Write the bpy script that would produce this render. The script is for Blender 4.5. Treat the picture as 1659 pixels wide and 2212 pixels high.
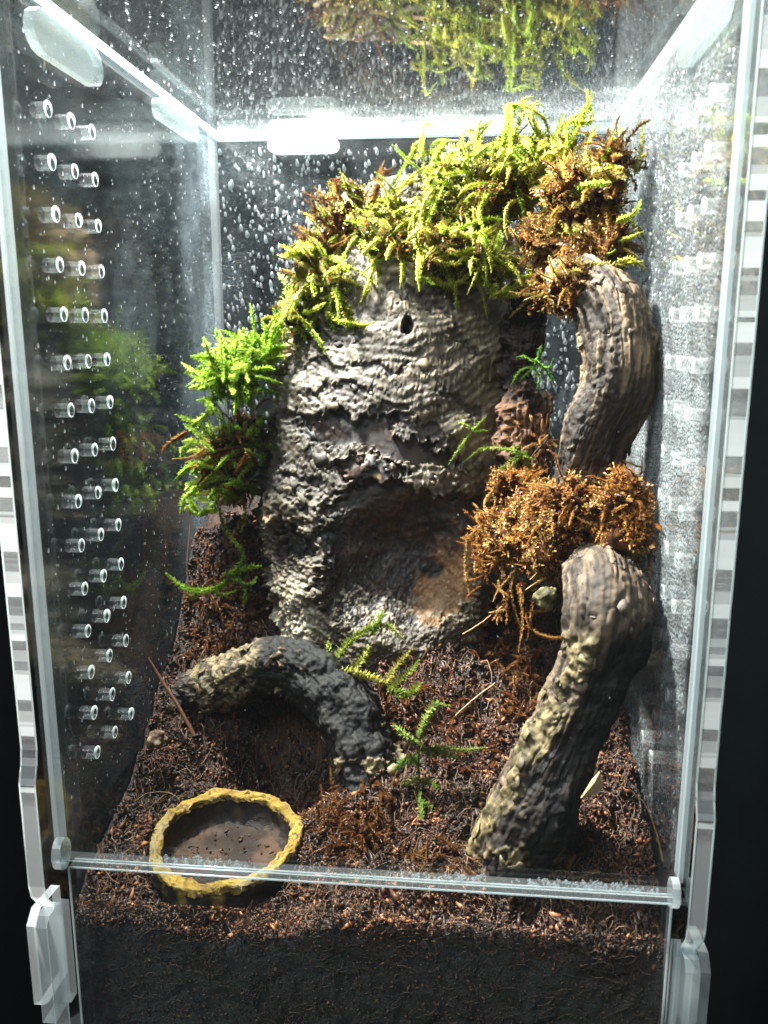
import bpy, math
import numpy as np
from mathutils import Matrix, Vector

# ------------------------------------------------------------------ camera, world, lamps, exposure
S = 0.01                                   # all layout numbers below are centimetres
for o in list(bpy.data.objects):
    bpy.data.objects.remove(o)
scene = bpy.context.scene
COL = scene.collection

CAM = np.array([1.5651, -12.1877, 8.6704]); PITCH, YAW, ROLL, FPX = 0.2112, -0.0962, -0.0006, 1840.4552
cy_, sy_ = math.cos(YAW), math.sin(YAW)
FW = np.array([sy_ * math.cos(PITCH), cy_ * math.cos(PITCH), -math.sin(PITCH)])
RT = np.array([cy_, -sy_, 0.0]); UP = np.cross(RT, FW)
cam = bpy.data.cameras.new('camera')
cam.sensor_width = 36.0
cam.lens = FPX / 2212 * 36.0
cam.clip_start, cam.clip_end = 0.005, 20.0
cam.dof.use_dof = True
cam.dof.focus_distance = 0.172
cam.dof.aperture_fstop = 40.0
cam_ob = bpy.data.objects.new('camera', cam)
COL.objects.link(cam_ob)
m = Matrix(((RT[0], UP[0], -FW[0], CAM[0] * S), (RT[1], UP[1], -FW[1], CAM[1] * S), (RT[2], UP[2], -FW[2], CAM[2] * S), (0, 0, 0, 1)))
cam_ob.matrix_world = m
scene.camera = cam_ob

world = bpy.data.worlds.new('World')
scene.world = world
world.use_nodes = True
world.node_tree.nodes['Background'].inputs[0].default_value = (0.82, 0.95, 1.0, 1)
world.node_tree.nodes['Background'].inputs[1].default_value = 0.072

def area(name, loc, aim, size, power, col):
    l = bpy.data.lights.new(name, 'AREA')
    l.shape = 'DISK'; l.size = size * S; l.energy = power; l.color = col
    o = bpy.data.objects.new(name, l); COL.objects.link(o)
    o.location = Vector(loc) * S
    o.rotation_euler = (Vector(aim) - Vector(loc)).to_track_quat('-Z', 'Y').to_euler()
    return o
area('overhead_lamp', (-9.5, 7.2, 25), (0.3, 5.5, 6), 2.6, 6.9, (1.0, 0.985, 0.94))
area('front_fill_light', (-55, -55, 110), (0, 0, 3), 60.0, 20.0, (0.85, 0.94, 1.0))  # added soft fill from behind the camera, no known source

scene.view_settings.view_transform = 'Standard'
scene.view_settings.look = 'None'
scene.view_settings.exposure = 0.0
scene.view_settings.gamma = 1.0
scene.cycles.max_bounces = 10
scene.cycles.transparent_max_bounces = 18
scene.cycles.transmission_bounces = 8
scene.cycles.glossy_bounces = 4
scene.cycles.diffuse_bounces = 3
scene.cycles.caustics_reflective = False
scene.cycles.caustics_refractive = False
scene.cycles.sample_clamp_indirect = 6.0
scene.cycles.use_denoising = True
scene.cycles.use_adaptive_sampling = True
scene.cycles.adaptive_threshold = 0.06

# ------------------------------------------------------------------ layout and noise helpers
def ray(u, v):
    return FW + RT * (u - 829.5) / FPX - UP * (v - 1106) / FPX
def at(u, v, Y):                            # a point of the box interior given its bearing and its depth
    d = ray(u, v); return CAM + d * (Y - CAM[1]) / d[1]
def proj(P):
    d = P - CAM; z = d @ FW
    return 829.5 + FPX * (d @ RT) / z, 1106 - FPX * (d @ UP) / z

rng = np.random.default_rng(7)
def _h(ix, iy, iz, seed):
    n = (ix * 374761393 + iy * 668265263 + iz * 2147483647 + seed * 974634777) & 0xffffffff
    n = ((n ^ (n >> 13)) * 1274126177) & 0xffffffff
    n = ((n ^ (n >> 16)) * 2246822519) & 0xffffffff
    return ((n ^ (n >> 15)) & 0xffffff) / float(0xffffff)
def vnoise(P, scale=1.0, seed=0):
    P = np.asarray(P, float) * scale
    i = np.floor(P).astype(np.int64); f = P - i; f = f * f * f * (f * (f * 6 - 15) + 10)
    x, y, z = i[..., 0], i[..., 1], i[..., 2]; r = 0
    for a in (0, 1):
        wa = f[..., 0] if a else 1 - f[..., 0]
        for b in (0, 1):
            wb = f[..., 1] if b else 1 - f[..., 1]
            for c in (0, 1):
                wc = f[..., 2] if c else 1 - f[..., 2]
                r = r + _h(x + a, y + b, z + c, seed) * wa * wb * wc
    return r * 2 - 1
def fbm(P, scale=1.0, octv=4, seed=0, gain=0.5):
    r = 0; a = 1; t = 0
    for k in range(octv):
        r = r + a * vnoise(P, scale * 2 ** k, seed + 17 * k); t += a; a *= gain
    return r / t * 1.6
def worley(P, scale=1.0, seed=0):
    P = np.asarray(P, float) * scale
    i = np.floor(P).astype(np.int64); best = np.full(P.shape[:-1], 9.0)
    for a in (-1, 0, 1):
        for b in (-1, 0, 1):
            for c in (-1, 0, 1):
                x, y, z = i[..., 0] + a, i[..., 1] + b, i[..., 2] + c
                d = (x + _h(x, y, z, seed) - P[..., 0]) ** 2 + (y + _h(x, y, z, seed + 1) - P[..., 1]) ** 2 + (z + _h(x, y, z, seed + 2) - P[..., 2]) ** 2
                best = np.minimum(best, d)
    return np.sqrt(best)
def sst(a, b, x):
    t = np.clip((x - a) / (b - a), 0, 1); return t * t * (3 - 2 * t)
def mix(a, b, t):
    t = np.asarray(t)[..., None]; return np.asarray(a) * (1 - t) + np.asarray(b) * t
def spline(pts, n):
    p = np.array(pts, float); p = np.vstack([2 * p[0] - p[1], p, 2 * p[-1] - p[-2]])
    t = np.linspace(0, len(pts) - 1 - 1e-6, n); k = t.astype(int); f = (t - k)[:, None]
    a, b, c, d = p[k], p[k + 1], p[k + 2], p[k + 3]
    return 0.5 * ((2 * b) + (c - a) * f + (2 * a - 5 * b + 4 * c - d) * f ** 2 + (3 * b - a - 3 * c + d) * f ** 3)

# ------------------------------------------------------------------ object helpers
LOC = {}
def tag(o, label=None, cat=None, group=None, kind=None):
    if label: o['label'] = label
    if cat: o['category'] = cat
    if group: o['group'] = group
    if kind: o['kind'] = kind
    return o
def thing(name, label, cat, loc, group=None):
    o = bpy.data.objects.new(name, None); COL.objects.link(o)
    o.empty_display_size = 0.005
    o.location = Vector(loc) * S; LOC[o.name] = np.array(loc, float)
    return tag(o, label, cat, group)
def mesh_obj(name, V, F, mats, parent=None, col=None, smooth=False, origin=None, fmat=None):
    V = np.asarray(V, float).reshape(-1, 3)
    base = LOC[parent.name] if parent else np.zeros(3)
    org = np.asarray(origin, float) if origin is not None else base
    me = bpy.data.meshes.new(name)
    Fa = F if isinstance(F, np.ndarray) else None
    if Fa is not None:
        k = Fa.shape[1]; n = len(Fa)
        me.vertices.add(len(V)); me.vertices.foreach_set('co', ((V - org) * S).astype(np.float32).ravel())
        me.loops.add(n * k); me.loops.foreach_set('vertex_index', Fa.astype(np.int32).ravel())
        me.polygons.add(n); me.polygons.foreach_set('loop_start', np.arange(0, n * k, k, dtype=np.int32))
        me.update(calc_edges=True)
    else:
        me.from_pydata([tuple(v) for v in (V - org) * S], [], [tuple(int(i) for i in f) for f in F]); me.update()
    for mt in (mats if isinstance(mats, (list, tuple)) else [mats]):
        me.materials.append(mt)
    if fmat is not None:
        me.polygons.foreach_set('material_index', np.asarray(fmat, np.int32))
    if smooth:
        me.polygons.foreach_set('use_smooth', np.ones(len(me.polygons), bool))
    if col is not None:
        col = np.asarray(col, float)
        if col.shape[1] == 3: col = np.hstack([col, np.ones((len(col), 1))])
        at_ = me.color_attributes.new('Col', 'FLOAT_COLOR', 'POINT')
        at_.data.foreach_set('color', col.astype(np.float32).ravel())
    me.validate()
    o = bpy.data.objects.new(name, me); COL.objects.link(o)
    if parent:
        o.parent = parent
        o.location = Vector(org - base) * S
    else:
        o.location = Vector(org) * S
    LOC[o.name] = org
    return o
def grid_faces(nu, nv, wrap=False):
    a = np.arange(nv - 1)[:, None] * nu
    if wrap:
        i = np.arange(nu)[None]; j = (i + 1) % nu
    else:
        i = np.arange(nu - 1)[None]; j = i + 1
    return np.stack([a + i, a + j, a + nu + j, a + nu + i], -1).reshape(-1, 4)
def grid_normals(P):
    du = np.gradient(P, axis=1); dv = np.gradient(P, axis=0)
    n = np.cross(du, dv); return n / (np.linalg.norm(n, axis=-1, keepdims=True) + 1e-12)

# thin tubes (fibres, twigs)
def tube_mesh(path, rad, k=5):
    p = np.asarray(path, float); n = len(p)
    t = np.gradient(p, axis=0); t /= np.linalg.norm(t, axis=1, keepdims=True) + 1e-9
    ref = np.array([0.3, 0.2, 0.93]); u = np.cross(t, ref); u /= np.linalg.norm(u, axis=1, keepdims=True) + 1e-9; w = np.cross(t, u)
    an = np.linspace(0, 2 * np.pi, k, endpoint=False)
    rad = np.broadcast_to(rad, (n,))
    V = p[:, None] + rad[:, None, None] * (np.cos(an)[None, :, None] * u[:, None] + np.sin(an)[None, :, None] * w[:, None])
    return V.reshape(-1, 3), grid_faces(k, n, True)

# ------------------------------------------------------------------ material helpers
class NT:
    def __init__(s, name):
        s.m = bpy.data.materials.new(name); s.m.use_nodes = True; s.t = s.m.node_tree; s.t.nodes.clear()
        s.out = s.t.nodes.new('ShaderNodeOutputMaterial')
    def n(s, typ, **kw):
        x = s.t.nodes.new('ShaderNode' + typ)
        for k, v in kw.items():
            if k.startswith('in_'):
                key = k[3:]; key = int(key) if key.isdigit() else key.replace('_', ' ')
                s.set(x.inputs[key], v)
            else: setattr(x, k, v)
        return x
    def set(s, inp, v):
        if isinstance(v, bpy.types.NodeSocket): s.t.links.new(v, inp)
        elif isinstance(v, bpy.types.Node): s.t.links.new(v.outputs[0], inp)
        elif isinstance(v, (tuple, list)) and len(v) == 3 and inp.type == 'RGBA': inp.default_value = (*v, 1)
        else: inp.default_value = v
    def math(s, op, a, b=None, c=None, clamp=False):
        x = s.n('Math', operation=op, use_clamp=clamp); s.set(x.inputs[0], a)
        if b is not None: s.set(x.inputs[1], b)
        if c is not None: s.set(x.inputs[2], c)
        return x.outputs[0]
    def ramp(s, v, a, b):
        x = s.n('MapRange', interpolation_type='SMOOTHSTEP'); s.set(x.inputs[0], v); x.inputs[1].default_value = a; x.inputs[2].default_value = b
        return x.outputs[0]
    def mixs(s, f, a, b):
        x = s.n('MixShader'); s.set(x.inputs[0], f); s.set(x.inputs[1], a); s.set(x.inputs[2], b); return x.outputs[0]
    def cm(s):
        tc = s.n('TexCoord'); mp = s.n('Mapping'); s.set(mp.inputs[0], tc.outputs['Object']); mp.inputs['Scale'].default_value = (100, 100, 100); return mp.outputs[0]
    def noise(s, vec, sc, det=4, rough=0.55):
        x = s.n('TexNoise'); s.set(x.inputs['Vector'], vec); x.inputs['Scale'].default_value = sc; x.inputs['Detail'].default_value = det; x.inputs['Roughness'].default_value = rough; return x.outputs['Fac']
    def bump(s, h, strength, dist, nrm=None):
        x = s.n('Bump'); s.set(x.inputs['Height'], h); x.inputs['Strength'].default_value = strength; x.inputs['Distance'].default_value = dist * S
        if nrm is not None: s.set(x.inputs['Normal'], nrm)
        return x.outputs[0]
    def done(s, sh):
        s.t.links.new(sh, s.out.inputs['Surface']); return s.m
    def schlick(s, f0=0.04):
        g = s.n('NewGeometry'); d = s.n('VectorMath', operation='DOT_PRODUCT'); s.set(d.inputs[0], g.outputs['Incoming']); s.set(d.inputs[1], g.outputs['Normal'])
        c = s.math('SUBTRACT', 1.0, s.math('ABSOLUTE', d.outputs['Value']), clamp=True)
        return s.math('MULTIPLY_ADD', s.math('POWER', c, 5.0), 1 - f0, f0)

def mat_vcol(name, rough=0.6, spec=0.5, nscale=20, var=0.5, bump=0.5, bdist=0.02, trans=0.0, coat=0.0, rvar=0.0):
    t = NT(name); v = t.cm()
    at_ = t.n('Attribute', attribute_name='Col')
    nz = t.noise(v, nscale, 5, 0.65)
    f = t.math('MULTIPLY_ADD', nz, 2 * var, 1 - var)
    mx = t.n('VectorMath', operation='SCALE'); t.set(mx.inputs[0], at_.outputs['Color']); t.set(mx.inputs['Scale'], f)
    p = t.n('BsdfPrincipled'); t.set(p.inputs['Base Color'], mx.outputs[0])
    if rvar: t.set(p.inputs['Roughness'], t.math('MULTIPLY_ADD', t.noise(v, nscale * 0.3, 3), rvar * 2, rough - rvar, clamp=True))
    else: p.inputs['Roughness'].default_value = rough
    p.inputs['Specular IOR Level'].default_value = spec
    p.inputs['Coat Weight'].default_value = coat; p.inputs['Coat Roughness'].default_value = 0.15
    if bump:
        t.set(p.inputs['Normal'], t.bump(t.noise(v, nscale * 1.7, 4, 0.6), bump, bdist))
    sh = p.outputs[0]
    if trans:
        tr = t.n('BsdfTranslucent'); t.set(tr.inputs[0], mx.outputs[0]); sh = t.mixs(trans, sh, tr)
    return t.done(sh)

M = {}
def build_materials():
    # clear acrylic sheet: see-through with a Fresnel mirror, fine scratches in the gloss
    t = NT('clear_acrylic'); v = t.cm()
    gl = t.n('BsdfGlossy'); gl.inputs['Color'].default_value = (1, 1, 1, 1)
    gl.inputs['Roughness'].default_value = 0.03
    tr = t.n('BsdfTransparent'); tr.inputs[0].default_value = (0.965, 0.975, 0.972, 1)
    M['pane'] = t.done(t.mixs(t.schlick(), tr, gl))
    t = NT('misted_clear_acrylic')
    gl = t.n('BsdfGlossy'); gl.inputs['Roughness'].default_value = 0.085
    tr = t.n('BsdfTransparent'); tr.inputs[0].default_value = (0.965, 0.975, 0.972, 1)
    M['pane_soft'] = t.done(t.mixs(t.schlick(), tr, gl))
    # laser-cut edge of the sheet: striated, with painted bands of refracted light
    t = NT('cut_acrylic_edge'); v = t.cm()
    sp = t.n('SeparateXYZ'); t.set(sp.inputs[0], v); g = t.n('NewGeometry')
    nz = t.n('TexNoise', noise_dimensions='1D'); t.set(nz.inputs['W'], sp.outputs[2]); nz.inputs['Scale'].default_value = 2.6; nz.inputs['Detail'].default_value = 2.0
    # bands at the vent-row spacing imitate the holes refracted inside the sheet
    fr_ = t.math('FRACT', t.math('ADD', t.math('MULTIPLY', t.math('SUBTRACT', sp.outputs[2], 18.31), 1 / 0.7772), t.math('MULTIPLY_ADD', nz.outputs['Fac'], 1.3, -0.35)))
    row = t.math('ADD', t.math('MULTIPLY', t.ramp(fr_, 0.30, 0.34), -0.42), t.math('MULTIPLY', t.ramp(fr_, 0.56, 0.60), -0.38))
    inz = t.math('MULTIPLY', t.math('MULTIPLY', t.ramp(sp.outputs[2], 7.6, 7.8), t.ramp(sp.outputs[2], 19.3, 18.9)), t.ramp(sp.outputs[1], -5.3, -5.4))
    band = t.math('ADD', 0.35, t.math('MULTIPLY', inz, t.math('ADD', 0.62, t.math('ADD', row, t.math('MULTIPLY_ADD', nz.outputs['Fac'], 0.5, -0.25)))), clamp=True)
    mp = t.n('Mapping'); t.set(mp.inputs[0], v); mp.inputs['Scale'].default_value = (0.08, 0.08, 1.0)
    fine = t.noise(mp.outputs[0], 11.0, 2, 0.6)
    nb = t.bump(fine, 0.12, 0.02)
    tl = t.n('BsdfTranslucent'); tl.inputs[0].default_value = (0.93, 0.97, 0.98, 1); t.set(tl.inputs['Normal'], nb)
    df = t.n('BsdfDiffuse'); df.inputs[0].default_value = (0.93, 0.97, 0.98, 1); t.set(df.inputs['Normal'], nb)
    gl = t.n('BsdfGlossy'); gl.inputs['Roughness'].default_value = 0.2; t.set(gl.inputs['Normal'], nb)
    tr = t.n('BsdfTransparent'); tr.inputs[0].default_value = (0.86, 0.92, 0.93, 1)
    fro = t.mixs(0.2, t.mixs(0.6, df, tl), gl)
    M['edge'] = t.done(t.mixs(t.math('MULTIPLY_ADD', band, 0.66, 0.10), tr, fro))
    t = NT('clear_cut_edge')
    df = t.n('BsdfDiffuse'); df.inputs[0].default_value = (0.9, 0.95, 0.96, 1)
    gl = t.n('BsdfGlossy'); gl.inputs['Roughness'].default_value = 0.15
    tr = t.n('BsdfTransparent'); tr.inputs[0].default_value = (0.80, 0.86, 0.88, 1)
    M['edge_clear'] = t.done(t.mixs(0.09, tr, t.mixs(0.5, df, gl)))
    # smooth frosted acrylic of tabs, knobs and hole bores
    t = NT('frosted_acrylic'); v = t.cm()
    tl = t.n('BsdfTranslucent'); tl.inputs[0].default_value = (0.92, 0.96, 0.95, 1)
    df = t.n('BsdfDiffuse'); df.inputs[0].default_value = (0.92, 0.96, 0.95, 1)
    gl = t.n('BsdfGlossy'); gl.inputs['Roughness'].default_value = 0.12
    tr = t.n('BsdfTransparent'); tr.inputs[0].default_value = (0.9, 0.95, 0.95, 1)
    M['frost'] = t.done(t.mixs(0.5, tr, t.mixs(t.schlick(0.10), t.mixs(0.55, df, tl), gl)))
    t = NT('clear_tab_acrylic')
    tl = t.n('BsdfTranslucent'); tl.inputs[0].default_value = (0.9, 0.95, 0.94, 1)
    df = t.n('BsdfDiffuse'); df.inputs[0].default_value = (0.9, 0.95, 0.94, 1)
    gl = t.n('BsdfGlossy'); gl.inputs['Roughness'].default_value = 0.12
    tr = t.n('BsdfTransparent'); tr.inputs[0].default_value = (0.80, 0.86, 0.86, 1)
    M['tab'] = t.done(t.mixs(t.schlick(0.08), t.mixs(0.16, tr, t.mixs(0.5, df, tl)), gl))
    t = NT('lit_bore_acrylic')  # whiter bore copy: the right wall's light is put into the material
    tl = t.n('BsdfTranslucent'); df = t.n('BsdfDiffuse'); gl = t.n('BsdfGlossy'); gl.inputs['Roughness'].default_value = 0.2
    tr = t.n('BsdfTransparent')
    M['bore_lit'] = t.done(t.mixs(0.26, tr, t.mixs(0.3, t.mixs(0.5, df, tl), gl)))
    t = NT('bore_acrylic')
    tl = t.n('BsdfTranslucent'); tl.inputs[0].default_value = (0.95, 0.98, 0.98, 1)
    df = t.n('BsdfDiffuse'); df.inputs[0].default_value = (0.95, 0.98, 0.98, 1)
    gl = t.n('BsdfGlossy'); gl.inputs['Roughness'].default_value = 0.18
    tr = t.n('BsdfTransparent'); tr.inputs[0].default_value = (0.9, 0.95, 0.95, 1)
    M['bore'] = t.done(t.mixs(0.035, tr, t.mixs(0.35, t.mixs(0.5, df, tl), gl)))
    # mist of condensation: density painted per vertex by where the wall is wet, droplet cells from the texture
    def film(name, cell, thr0, thr1, white, amax):
        t = NT(name); v = t.cm(); a = t.n('Attribute', attribute_name='Col')
        dens = t.n('SeparateColor'); t.set(dens.inputs[0], a.outputs['Color'])
        vo = t.n('TexVoronoi'); t.set(vo.inputs['Vector'], v); vo.inputs['Scale'].default_value = cell; vo.inputs['Randomness'].default_value = 1.0
        d = vo.outputs['Distance']
        cellm = t.ramp(d, thr1, thr0)
        big = t.ramp(t.noise(v, 1.8, 1.5, 0.6), 0.25, 0.75)
        fac = t.math('MULTIPLY', t.math('MULTIPLY', dens.outputs[0], t.math('MULTIPLY_ADD', cellm, 0.8, 0.2)), t.math('MULTIPLY_ADD', big, 0.5, 0.6), clamp=True)
        hump = t.math('SQRT', t.math('SUBTRACT', 1.0, t.math('POWER', t.math('MULTIPLY', d, 1.2, clamp=True), 2.0), clamp=True))
        nb = t.bump(hump, 1.0, 0.035)
        tl = t.n('BsdfTranslucent'); tl.inputs[0].default_value = (*white, 1); t.set(tl.inputs['Normal'], nb)
        df = t.n('BsdfDiffuse'); df.inputs[0].default_value = (*white, 1); t.set(df.inputs['Normal'], nb)
        gl = t.n('BsdfGlossy'); gl.inputs['Roughness'].default_value = 0.16; t.set(gl.inputs['Normal'], nb)
        tr = t.n('BsdfTransparent')
        return t.done(t.mixs(t.math('MULTIPLY', fac, amax, clamp=True), tr, t.mixs(0.25, t.mixs(0.5, df, tl), gl)))
    M['film'] = film('condensation_mist', 22, 0.30, 0.66, (0.88, 0.95, 0.97), 0.95)
    M['film_fine'] = film('fine_condensation_mist', 26, 0.2, 0.7, (0.66, 0.84, 0.95), 0.9)
    t = NT('water_droplet')
    tl = t.n('BsdfTranslucent'); tl.inputs[0].default_value = (0.9, 0.96, 1, 1)
    df = t.n('BsdfDiffuse'); df.inputs[0].default_value = (0.9, 0.96, 1, 1)
    gl = t.n('BsdfGlossy'); gl.inputs['Roughness'].default_value = 0.08
    tr = t.n('BsdfTransparent'); tr.inputs[0].default_value = (0.85, 0.9, 0.93, 1)
    M['drop'] = t.done(t.mixs(0.40, tr, t.mixs(t.schlick(0.35), t.mixs(0.5, df, tl), gl)))
    t = NT('wall_bead')
    df = t.n('BsdfDiffuse'); df.inputs[0].default_value = (0.8, 0.88, 0.9, 1)
    gl = t.n('BsdfGlossy'); gl.inputs['Roughness'].default_value = 0.10
    tr = t.n('BsdfTransparent'); tr.inputs[0].default_value = (0.62, 0.68, 0.70, 1)
    M['bead'] = t.done(t.mixs(0.22, tr, t.mixs(0.5, df, gl)))
    M['bark'] = mat_vcol('cork_bark', 0.45, 0.5, 38, 0.6, 0.9, 0.015, rvar=0.2)
    M['wood'] = mat_vcol('driftwood', 0.6, 0.3, 30, 0.5, 0.8, 0.02, rvar=0.2)
    M['soil'] = mat_vcol('coir_soil', 0.5, 0.5, 18, 0.5, 0.9, 0.05, rvar=0.2)
    M['crumb'] = mat_vcol('coir_crumb', 0.5, 0.4, 30, 0.35, 0.0, 0.0, trans=0.1)
    M['moss'] = mat_vcol('moss_leaf', 0.27, 0.5, 14, 0.22, 0.0, 0.0, trans=0.72)
    M['deadmoss'] = mat_vcol('dead_moss_leaf', 0.28, 0.5, 14, 0.3, 0.0, 0.0, trans=0.38)
    M['mat'] = mat_vcol('moss_underlayer', 0.9, 0.08, 30, 0.6, 0.9, 0.05)
    M['rim'] = mat_vcol('crusted_yellow_rim', 0.6, 0.4, 22, 0.4, 0.9, 0.05)
    M['dish'] = mat_vcol('dark_dish_side', 0.55, 0.4, 22, 0.4, 0.8, 0.04)
    M['water'] = mat_vcol('wet_dish_floor', 0.6, 0.15, 9, 0.35, 0.25, 0.02)
    t = NT('dark_cloth'); v = t.cm()
    p = t.n('BsdfPrincipled'); p.inputs['Roughness'].default_value = 0.9; p.inputs['Specular IOR Level'].default_value = 0.1
    f = t.math('MULTIPLY_ADD', t.noise(v, 0.25, 5), 0.9, 0.55)
    mx = t.n('VectorMath', operation='SCALE'); mx.inputs[0].default_value = (0.0026, 0.0044, 0.0048); t.set(mx.inputs['Scale'], f)
    t.set(p.inputs['Base Color'], mx.outputs[0])
    M['cloth'] = t.done(p.outputs[0])
build_materials()

# ------------------------------------------------------------------ structure: dark cloth behind
DEP, TOP = 10.6, 13.42                     # inner depth and ceiling height of the box (z = 0 is the seam under the door)
x = np.linspace(-75, 75, 121); z = np.linspace(-45, 80, 61)
X, Z = np.meshgrid(x, z)
Y = 48 + 2.2 * np.sin(X * 0.21 + 0.4 * np.sin(Z * 0.06)) + 1.1 * np.sin(X * 0.47 + 1.0) - 0.006 * X ** 2
tag(mesh_obj('backdrop', np.stack([X, Y, Z], -1), grid_faces(121, 61), M['cloth'], smooth=True), 'dark cloth hung behind the clear box', kind='structure')

# ------------------------------------------------------------------ the clear acrylic box
box = thing('acrylic_terrarium', 'clear acrylic box with vent holes, fogged walls and a planted interior', 'terrarium', (0, 5, -6.3))
TH = 0.25
def slab(name, poly, axis, a0, a1, mats=None, parent=box, holes=(), seg=20, label=None):
    """plate with outline poly in the two other axes, extruded along axis from a0 to a1; round holes bored through"""
    import bmesh
    bm = bmesh.new()
    def ring(pts, a):
        out = []
        for (p, q) in pts:
            c = [p, q]; c.insert(axis, a); out.append(bm.verts.new(c))
        return out
    loops = [poly] + [[(cx + r * math.cos(2 * math.pi * k / seg), cz + r * math.sin(2 * math.pi * k / seg)) for k in range(seg)] for (cx, cz, r) in holes]
    fm = []
    R = [[ring(l, a) for l in loops] for a in (a0, a1)]
    for rr in R:
        es = []
        for l in rr:
            for k in range(len(l)): es.append(bm.edges.new((l[k], l[(k + 1) % len(l)])))
        res = bmesh.ops.triangle_fill(bm, use_beauty=True, use_dissolve=False, edges=es)
        for g in res['geom']:
            if isinstance(g, bmesh.types.BMFace): g.material_index = 0
    for li in range(len(loops)):
        l0, l1 = R[0][li], R[1][li]; n = len(l0)
        for k in range(n):
            f = bm.faces.new((l0[k], l0[(k + 1) % n], l1[(k + 1) % n], l1[k])); f.material_index = 1 if li == 0 else 2
    bmesh.ops.recalc_face_normals(bm, faces=bm.faces)
    bm.verts.index_update()
    V = np.array([v.co[:] for v in bm.verts]); F = [[v.index for v in f.verts] for f in bm.faces]; fm = [f.material_index for f in bm.faces]
    bm.free()
    o = mesh_obj(name, V, F, mats or [M['pane'], M['edge'], M['bore']], parent, fmat=fm)
    if label: o['label'] = label
    return o
BOT = -6.0
hy, hz0, hdz = (1.509, 2.3065, 3.101), 12.01, 0.7772
holes = [(hy[c], hz0 - r * hdz, 0.118) for r in range(15) for c in range(3)]
prof = [(10.86, BOT), (10.86, TOP + 0.25), (-0.55, TOP + 0.25), (-0.55, 2.25), (-0.60, 2.0), (-0.70, 1.75), (-0.71, -0.05), (-0.66, -0.28),
        (-0.42, -0.62), (-0.30, -0.62), (-0.30, BOT)]
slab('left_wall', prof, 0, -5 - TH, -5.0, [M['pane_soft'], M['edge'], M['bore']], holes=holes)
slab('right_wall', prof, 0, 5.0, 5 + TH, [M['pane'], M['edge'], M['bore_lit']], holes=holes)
def torus_mesh(r, rr, k=16, q=6):
    a = np.linspace(0, 2 * np.pi, k, endpoint=False); b = np.linspace(0, 2 * np.pi, q, endpoint=False)
    w_ = rr * (0.75 + 0.6 * np.cos(a - 2.0))  # thicker on one side: the lit crescent is put into the shape
    V = np.stack([w_ * np.sin(b)[:, None], (r + w_ * np.cos(b)[:, None]) * np.cos(a), (r + w_ * np.cos(b)[:, None]) * np.sin(a)], -1).reshape(-1, 3)
    F = grid_faces(k, q, True); F = np.vstack([F, np.stack([(q - 1) * k + np.arange(k), (q - 1) * k + (np.arange(k) + 1) % k, (np.arange(k) + 1) % k, np.arange(k)], -1)])
    return V, F
def vent_rims(wall, xi):
    V, F = torus_mesh(0.112, 0.021)
    o = None
    for (yy, zz, r) in holes:
        if o is None:
            o = mesh_obj('vent_hole_rim', V + np.array([xi, yy, zz]), F, M['frost'], wall, smooth=True, origin=(xi, yy, zz)); first = o
        else:
            o = first.copy(); COL.objects.link(o); o.parent = wall; o.location = Vector(np.array([xi, yy, zz]) - LOC[wall.name]) * S
            o.rotation_euler = (rng.normal() * 0.5, 0, 0); o.scale = (rng.uniform(0.6, 1.3),) + (rng.uniform(0.92, 1.04),) * 2
vent_rims(bpy.data.objects['left_wall'], -5.0)
vent_rims(bpy.data.objects['right_wall'], 5.0)
slab('back_wall', [(-4.997, BOT), (4.997, BOT), (4.997, TOP), (-4.997, TOP)], 1, DEP, DEP + TH, [M['pane'], M['edge_clear'], M['bore']])
slab('ceiling_panel', [(-4.997, -0.3), (4.997, -0.3), (4.997, DEP + TH), (-4.997, DEP + TH)], 2, TOP + 0.003, TOP + 0.253, [M['pane'], M['edge_clear'], M['bore']])
slab('bright_rear_strip', [(-4.99, TOP + 0.004), (4.99, TOP + 0.004), (4.99, TOP + 0.25), (-4.99, TOP + 0.25)], 1, DEP + TH + 0.003, DEP + TH + 0.05, [M['frost']] * 3)  # added frosted strip, imitating the strongly lit rear edge
slab('base_panel', [(-4.997, -0.3), (4.997, -0.3), (4.997, DEP - 0.003), (-4.997, DEP - 0.003)], 2, BOT, BOT + TH)
slab('front_door', [(-4.93, 0.13), (4.93, 0.13), (4.93, TOP - 0.08), (-4.93, TOP - 0.08)], 1, -0.25, 0.0, [M['pane'], M['edge_clear'], M['bore']])
slab('lower_front_panel', [(-4.80, BOT + 0.3), (4.86, BOT + 0.3), (4.86, 0.02), (-4.80, 0.02)], 1, -0.26, -0.03, [M['pane'], M['edge_clear'], M['bore']])
def bead(pts, r=0.016, name='edge_highlight'):  # frosted tubes added to draw bright highlights along the sheet edges
    V, F = tube_mesh(np.array(pts, float), r, 6)
    return mesh_obj(name, V, F, M['frost'], box, smooth=True)
for sx in (-1, 1):
    for xx in (5.0, 5 + TH):
        fp = [(sx * xx, y_, z_) for (y_, z_) in prof[2:9]]
        bead(np.vstack([np.linspace(a, b, 3) for a, b in zip(fp[:-1], fp[1:])]), 0.014)
        bead(np.linspace((sx * xx, -0.30, -0.62), (sx * xx, -0.30, BOT), 8), 0.014)
bead(np.linspace((-4.80, -0.26, 0.02), (4.86, -0.26, 0.02), 12), 0.016)
bead(np.linspace((-4.80, -0.03, 0.02), (4.86, -0.03, 0.02), 12), 0.014)
bead(np.linspace((-4.80, -0.26, 0.0), (-4.80, -0.26, BOT + 0.3), 8), 0.020)
bead(np.linspace((4.86, -0.26, 0.0), (4.86, -0.26, BOT + 0.3), 8), 0.020)
bead(np.linspace((-4.93, -0.25, 0.13), (4.93, -0.25, 0.13), 12), 0.010)
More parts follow.
